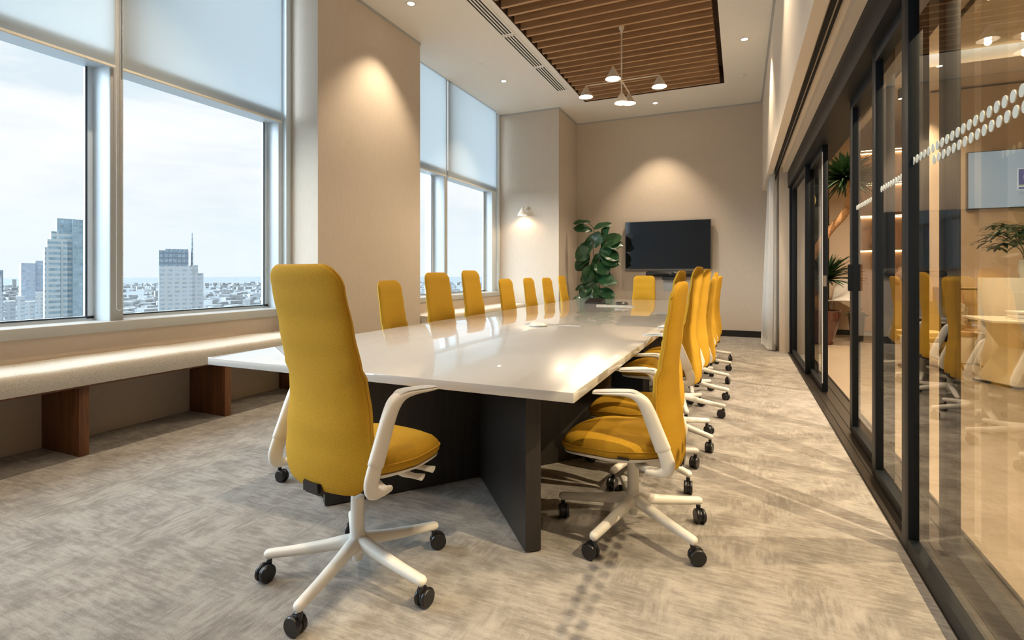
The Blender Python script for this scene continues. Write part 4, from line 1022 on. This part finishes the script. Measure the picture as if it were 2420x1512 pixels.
t = tower('spire_tower', 377, 484, 420, [('tower_shaft', 377, 455, 628, M['tower_w'], 0, 30), ('tower_wing', 455, 483, 645, M['tower_w'], 4, 26), ('tower_wing', 455, 470, 626, M['tower_w'], 6, 24), ('tower_crown', 377, 446, 592, M['tower_dark'], 3, 27), ('tower_crown', 392, 446, 588, M['tower_dark'], 5, 25)],
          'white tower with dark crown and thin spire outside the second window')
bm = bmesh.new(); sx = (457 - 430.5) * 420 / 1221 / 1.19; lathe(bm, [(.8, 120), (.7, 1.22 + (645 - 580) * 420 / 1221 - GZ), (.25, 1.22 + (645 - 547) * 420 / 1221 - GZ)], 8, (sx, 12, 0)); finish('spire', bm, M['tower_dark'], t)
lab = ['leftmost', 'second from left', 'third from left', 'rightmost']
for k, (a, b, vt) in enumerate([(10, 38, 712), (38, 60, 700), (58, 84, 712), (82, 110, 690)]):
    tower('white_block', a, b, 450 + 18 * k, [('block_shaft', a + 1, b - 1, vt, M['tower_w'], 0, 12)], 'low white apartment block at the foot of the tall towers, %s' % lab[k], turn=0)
bm = bmesh.new(); rnd = random.Random(5)
for i in range(5200):
    d = 500 + 6500 * rnd.random() ** 1.3; ang = rnd.uniform(R(-15), R(110)); 
    x, y = -d * math.cos(ang), d * math.sin(ang)
    if any((x - p) ** 2 + (y - q) ** 2 < 110 ** 2 for p, q in TWS): continue
    w, l, h = rnd.uniform(12, 60), rnd.uniform(12, 60), rnd.choice([8, 10, 14, 18, 26]) * rnd.uniform(.7, 1.3)
    if rnd.random() < .015: h *= 2.6; w = l = 24
    add_box(bm, -w / 2, w / 2, -l / 2, l / 2, 0, h, Matrix.Translation((x, y, GZ)) @ Matrix.Rotation(rnd.uniform(0, 1.5), 4, 'Z'))
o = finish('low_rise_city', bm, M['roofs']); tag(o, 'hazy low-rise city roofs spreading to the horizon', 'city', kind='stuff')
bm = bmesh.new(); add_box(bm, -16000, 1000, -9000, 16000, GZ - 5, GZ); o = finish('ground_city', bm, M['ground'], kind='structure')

# ------------------------------------------------------------------ sky
w = bpy.data.worlds.new('sky'); S.world = w; w.use_nodes = True; nt = w.node_tree; nt.nodes.clear()
out = nt.nodes.new('ShaderNodeOutputWorld'); bg = nt.nodes.new('ShaderNodeBackground')
tc = nt.nodes.new('ShaderNodeTexCoord'); sp = nt.nodes.new('ShaderNodeSeparateXYZ'); L(nt, tc, 'Generated', sp, 0)
mp = nt.nodes.new('ShaderNodeMapping'); mp.inputs['Scale'].default_value = (2.2, 2.2, 9); L(nt, tc, 'Generated', mp, 'Vector')
no = nt.nodes.new('ShaderNodeTexNoise'); no.inputs['Scale'].default_value = 1.6; no.inputs['Detail'].default_value = 6; no.inputs['Roughness'].default_value = .55; no.inputs['Distortion'].default_value = .4
L(nt, mp, 'Vector', no, 'Vector')
cl = ramp(nt, [(0.36, (.60, .69, .76)), (.5, (.74, .78, .81)), (.64, (.83, .83, .83))]); L(nt, no, 'Fac', cl, 'Fac')
hz = ramp(nt, [(0.0, (.70, .77, .83)), (.07, (.70, .77, .82)), (.16, (.82, .82, .82))]); L(nt, sp, 'Z', hz, 'Fac')
hf = ramp(nt, [(0.02, (.85, .85, .85)), (.25, (.1, .1, .1))]); L(nt, sp, 'Z', hf, 'Fac')
mx = nt.nodes.new('ShaderNodeMix'); mx.data_type = 'RGBA'; L(nt, hf, 'Color', mx, 0); L(nt, cl, 'Color', mx, 6); L(nt, hz, 'Color', mx, 7)
L(nt, mx, 2, bg, 'Color'); bg.inputs['Strength'].default_value = 1.2; L(nt, bg, 'Background', out, 'Surface')

sun = bpy.data.lights.new('sky_boost_sun', 'SUN'); sun.energy = 10.0; sun.angle = R(75); sun.color = (.73, .88, 1.0)  # unseen soft lamp added to strengthen the sky's light through the windows
so = bpy.data.objects.new('sky_boost_sun', sun); C.objects.link(so); so.rotation_euler = Vector((1, .62, -.60)).to_track_quat('-Z', 'Y').to_euler()

# ------------------------------------------------------------------ camera and view
cam = bpy.data.cameras.new('camera'); cam.sensor_width = 36; cam.sensor_fit = 'HORIZONTAL'
cam.lens = 1221 / 2420 * 36; cam.shift_y = -(756 - 645) / 2420; cam.clip_start = .05; cam.clip_end = 30000
co = bpy.data.objects.new('camera', cam); C.objects.link(co); co.location = (0, 0, 1.22); co.rotation_euler = (R(90), 0, R(23.86)); S.camera = co
S.view_settings.view_transform = 'Standard'; S.view_settings.look = 'None'; S.view_settings.exposure = 0.12; S.view_settings.gamma = 1; S.view_settings.use_curve_mapping = False
cy = S.cycles
cy.max_bounces = 10; cy.diffuse_bounces = 5; cy.glossy_bounces = 5; cy.transmission_bounces = 8; cy.transparent_max_bounces = 24; cy.sample_clamp_indirect = 6
cy.caustics_reflective = False; cy.caustics_refractive = False
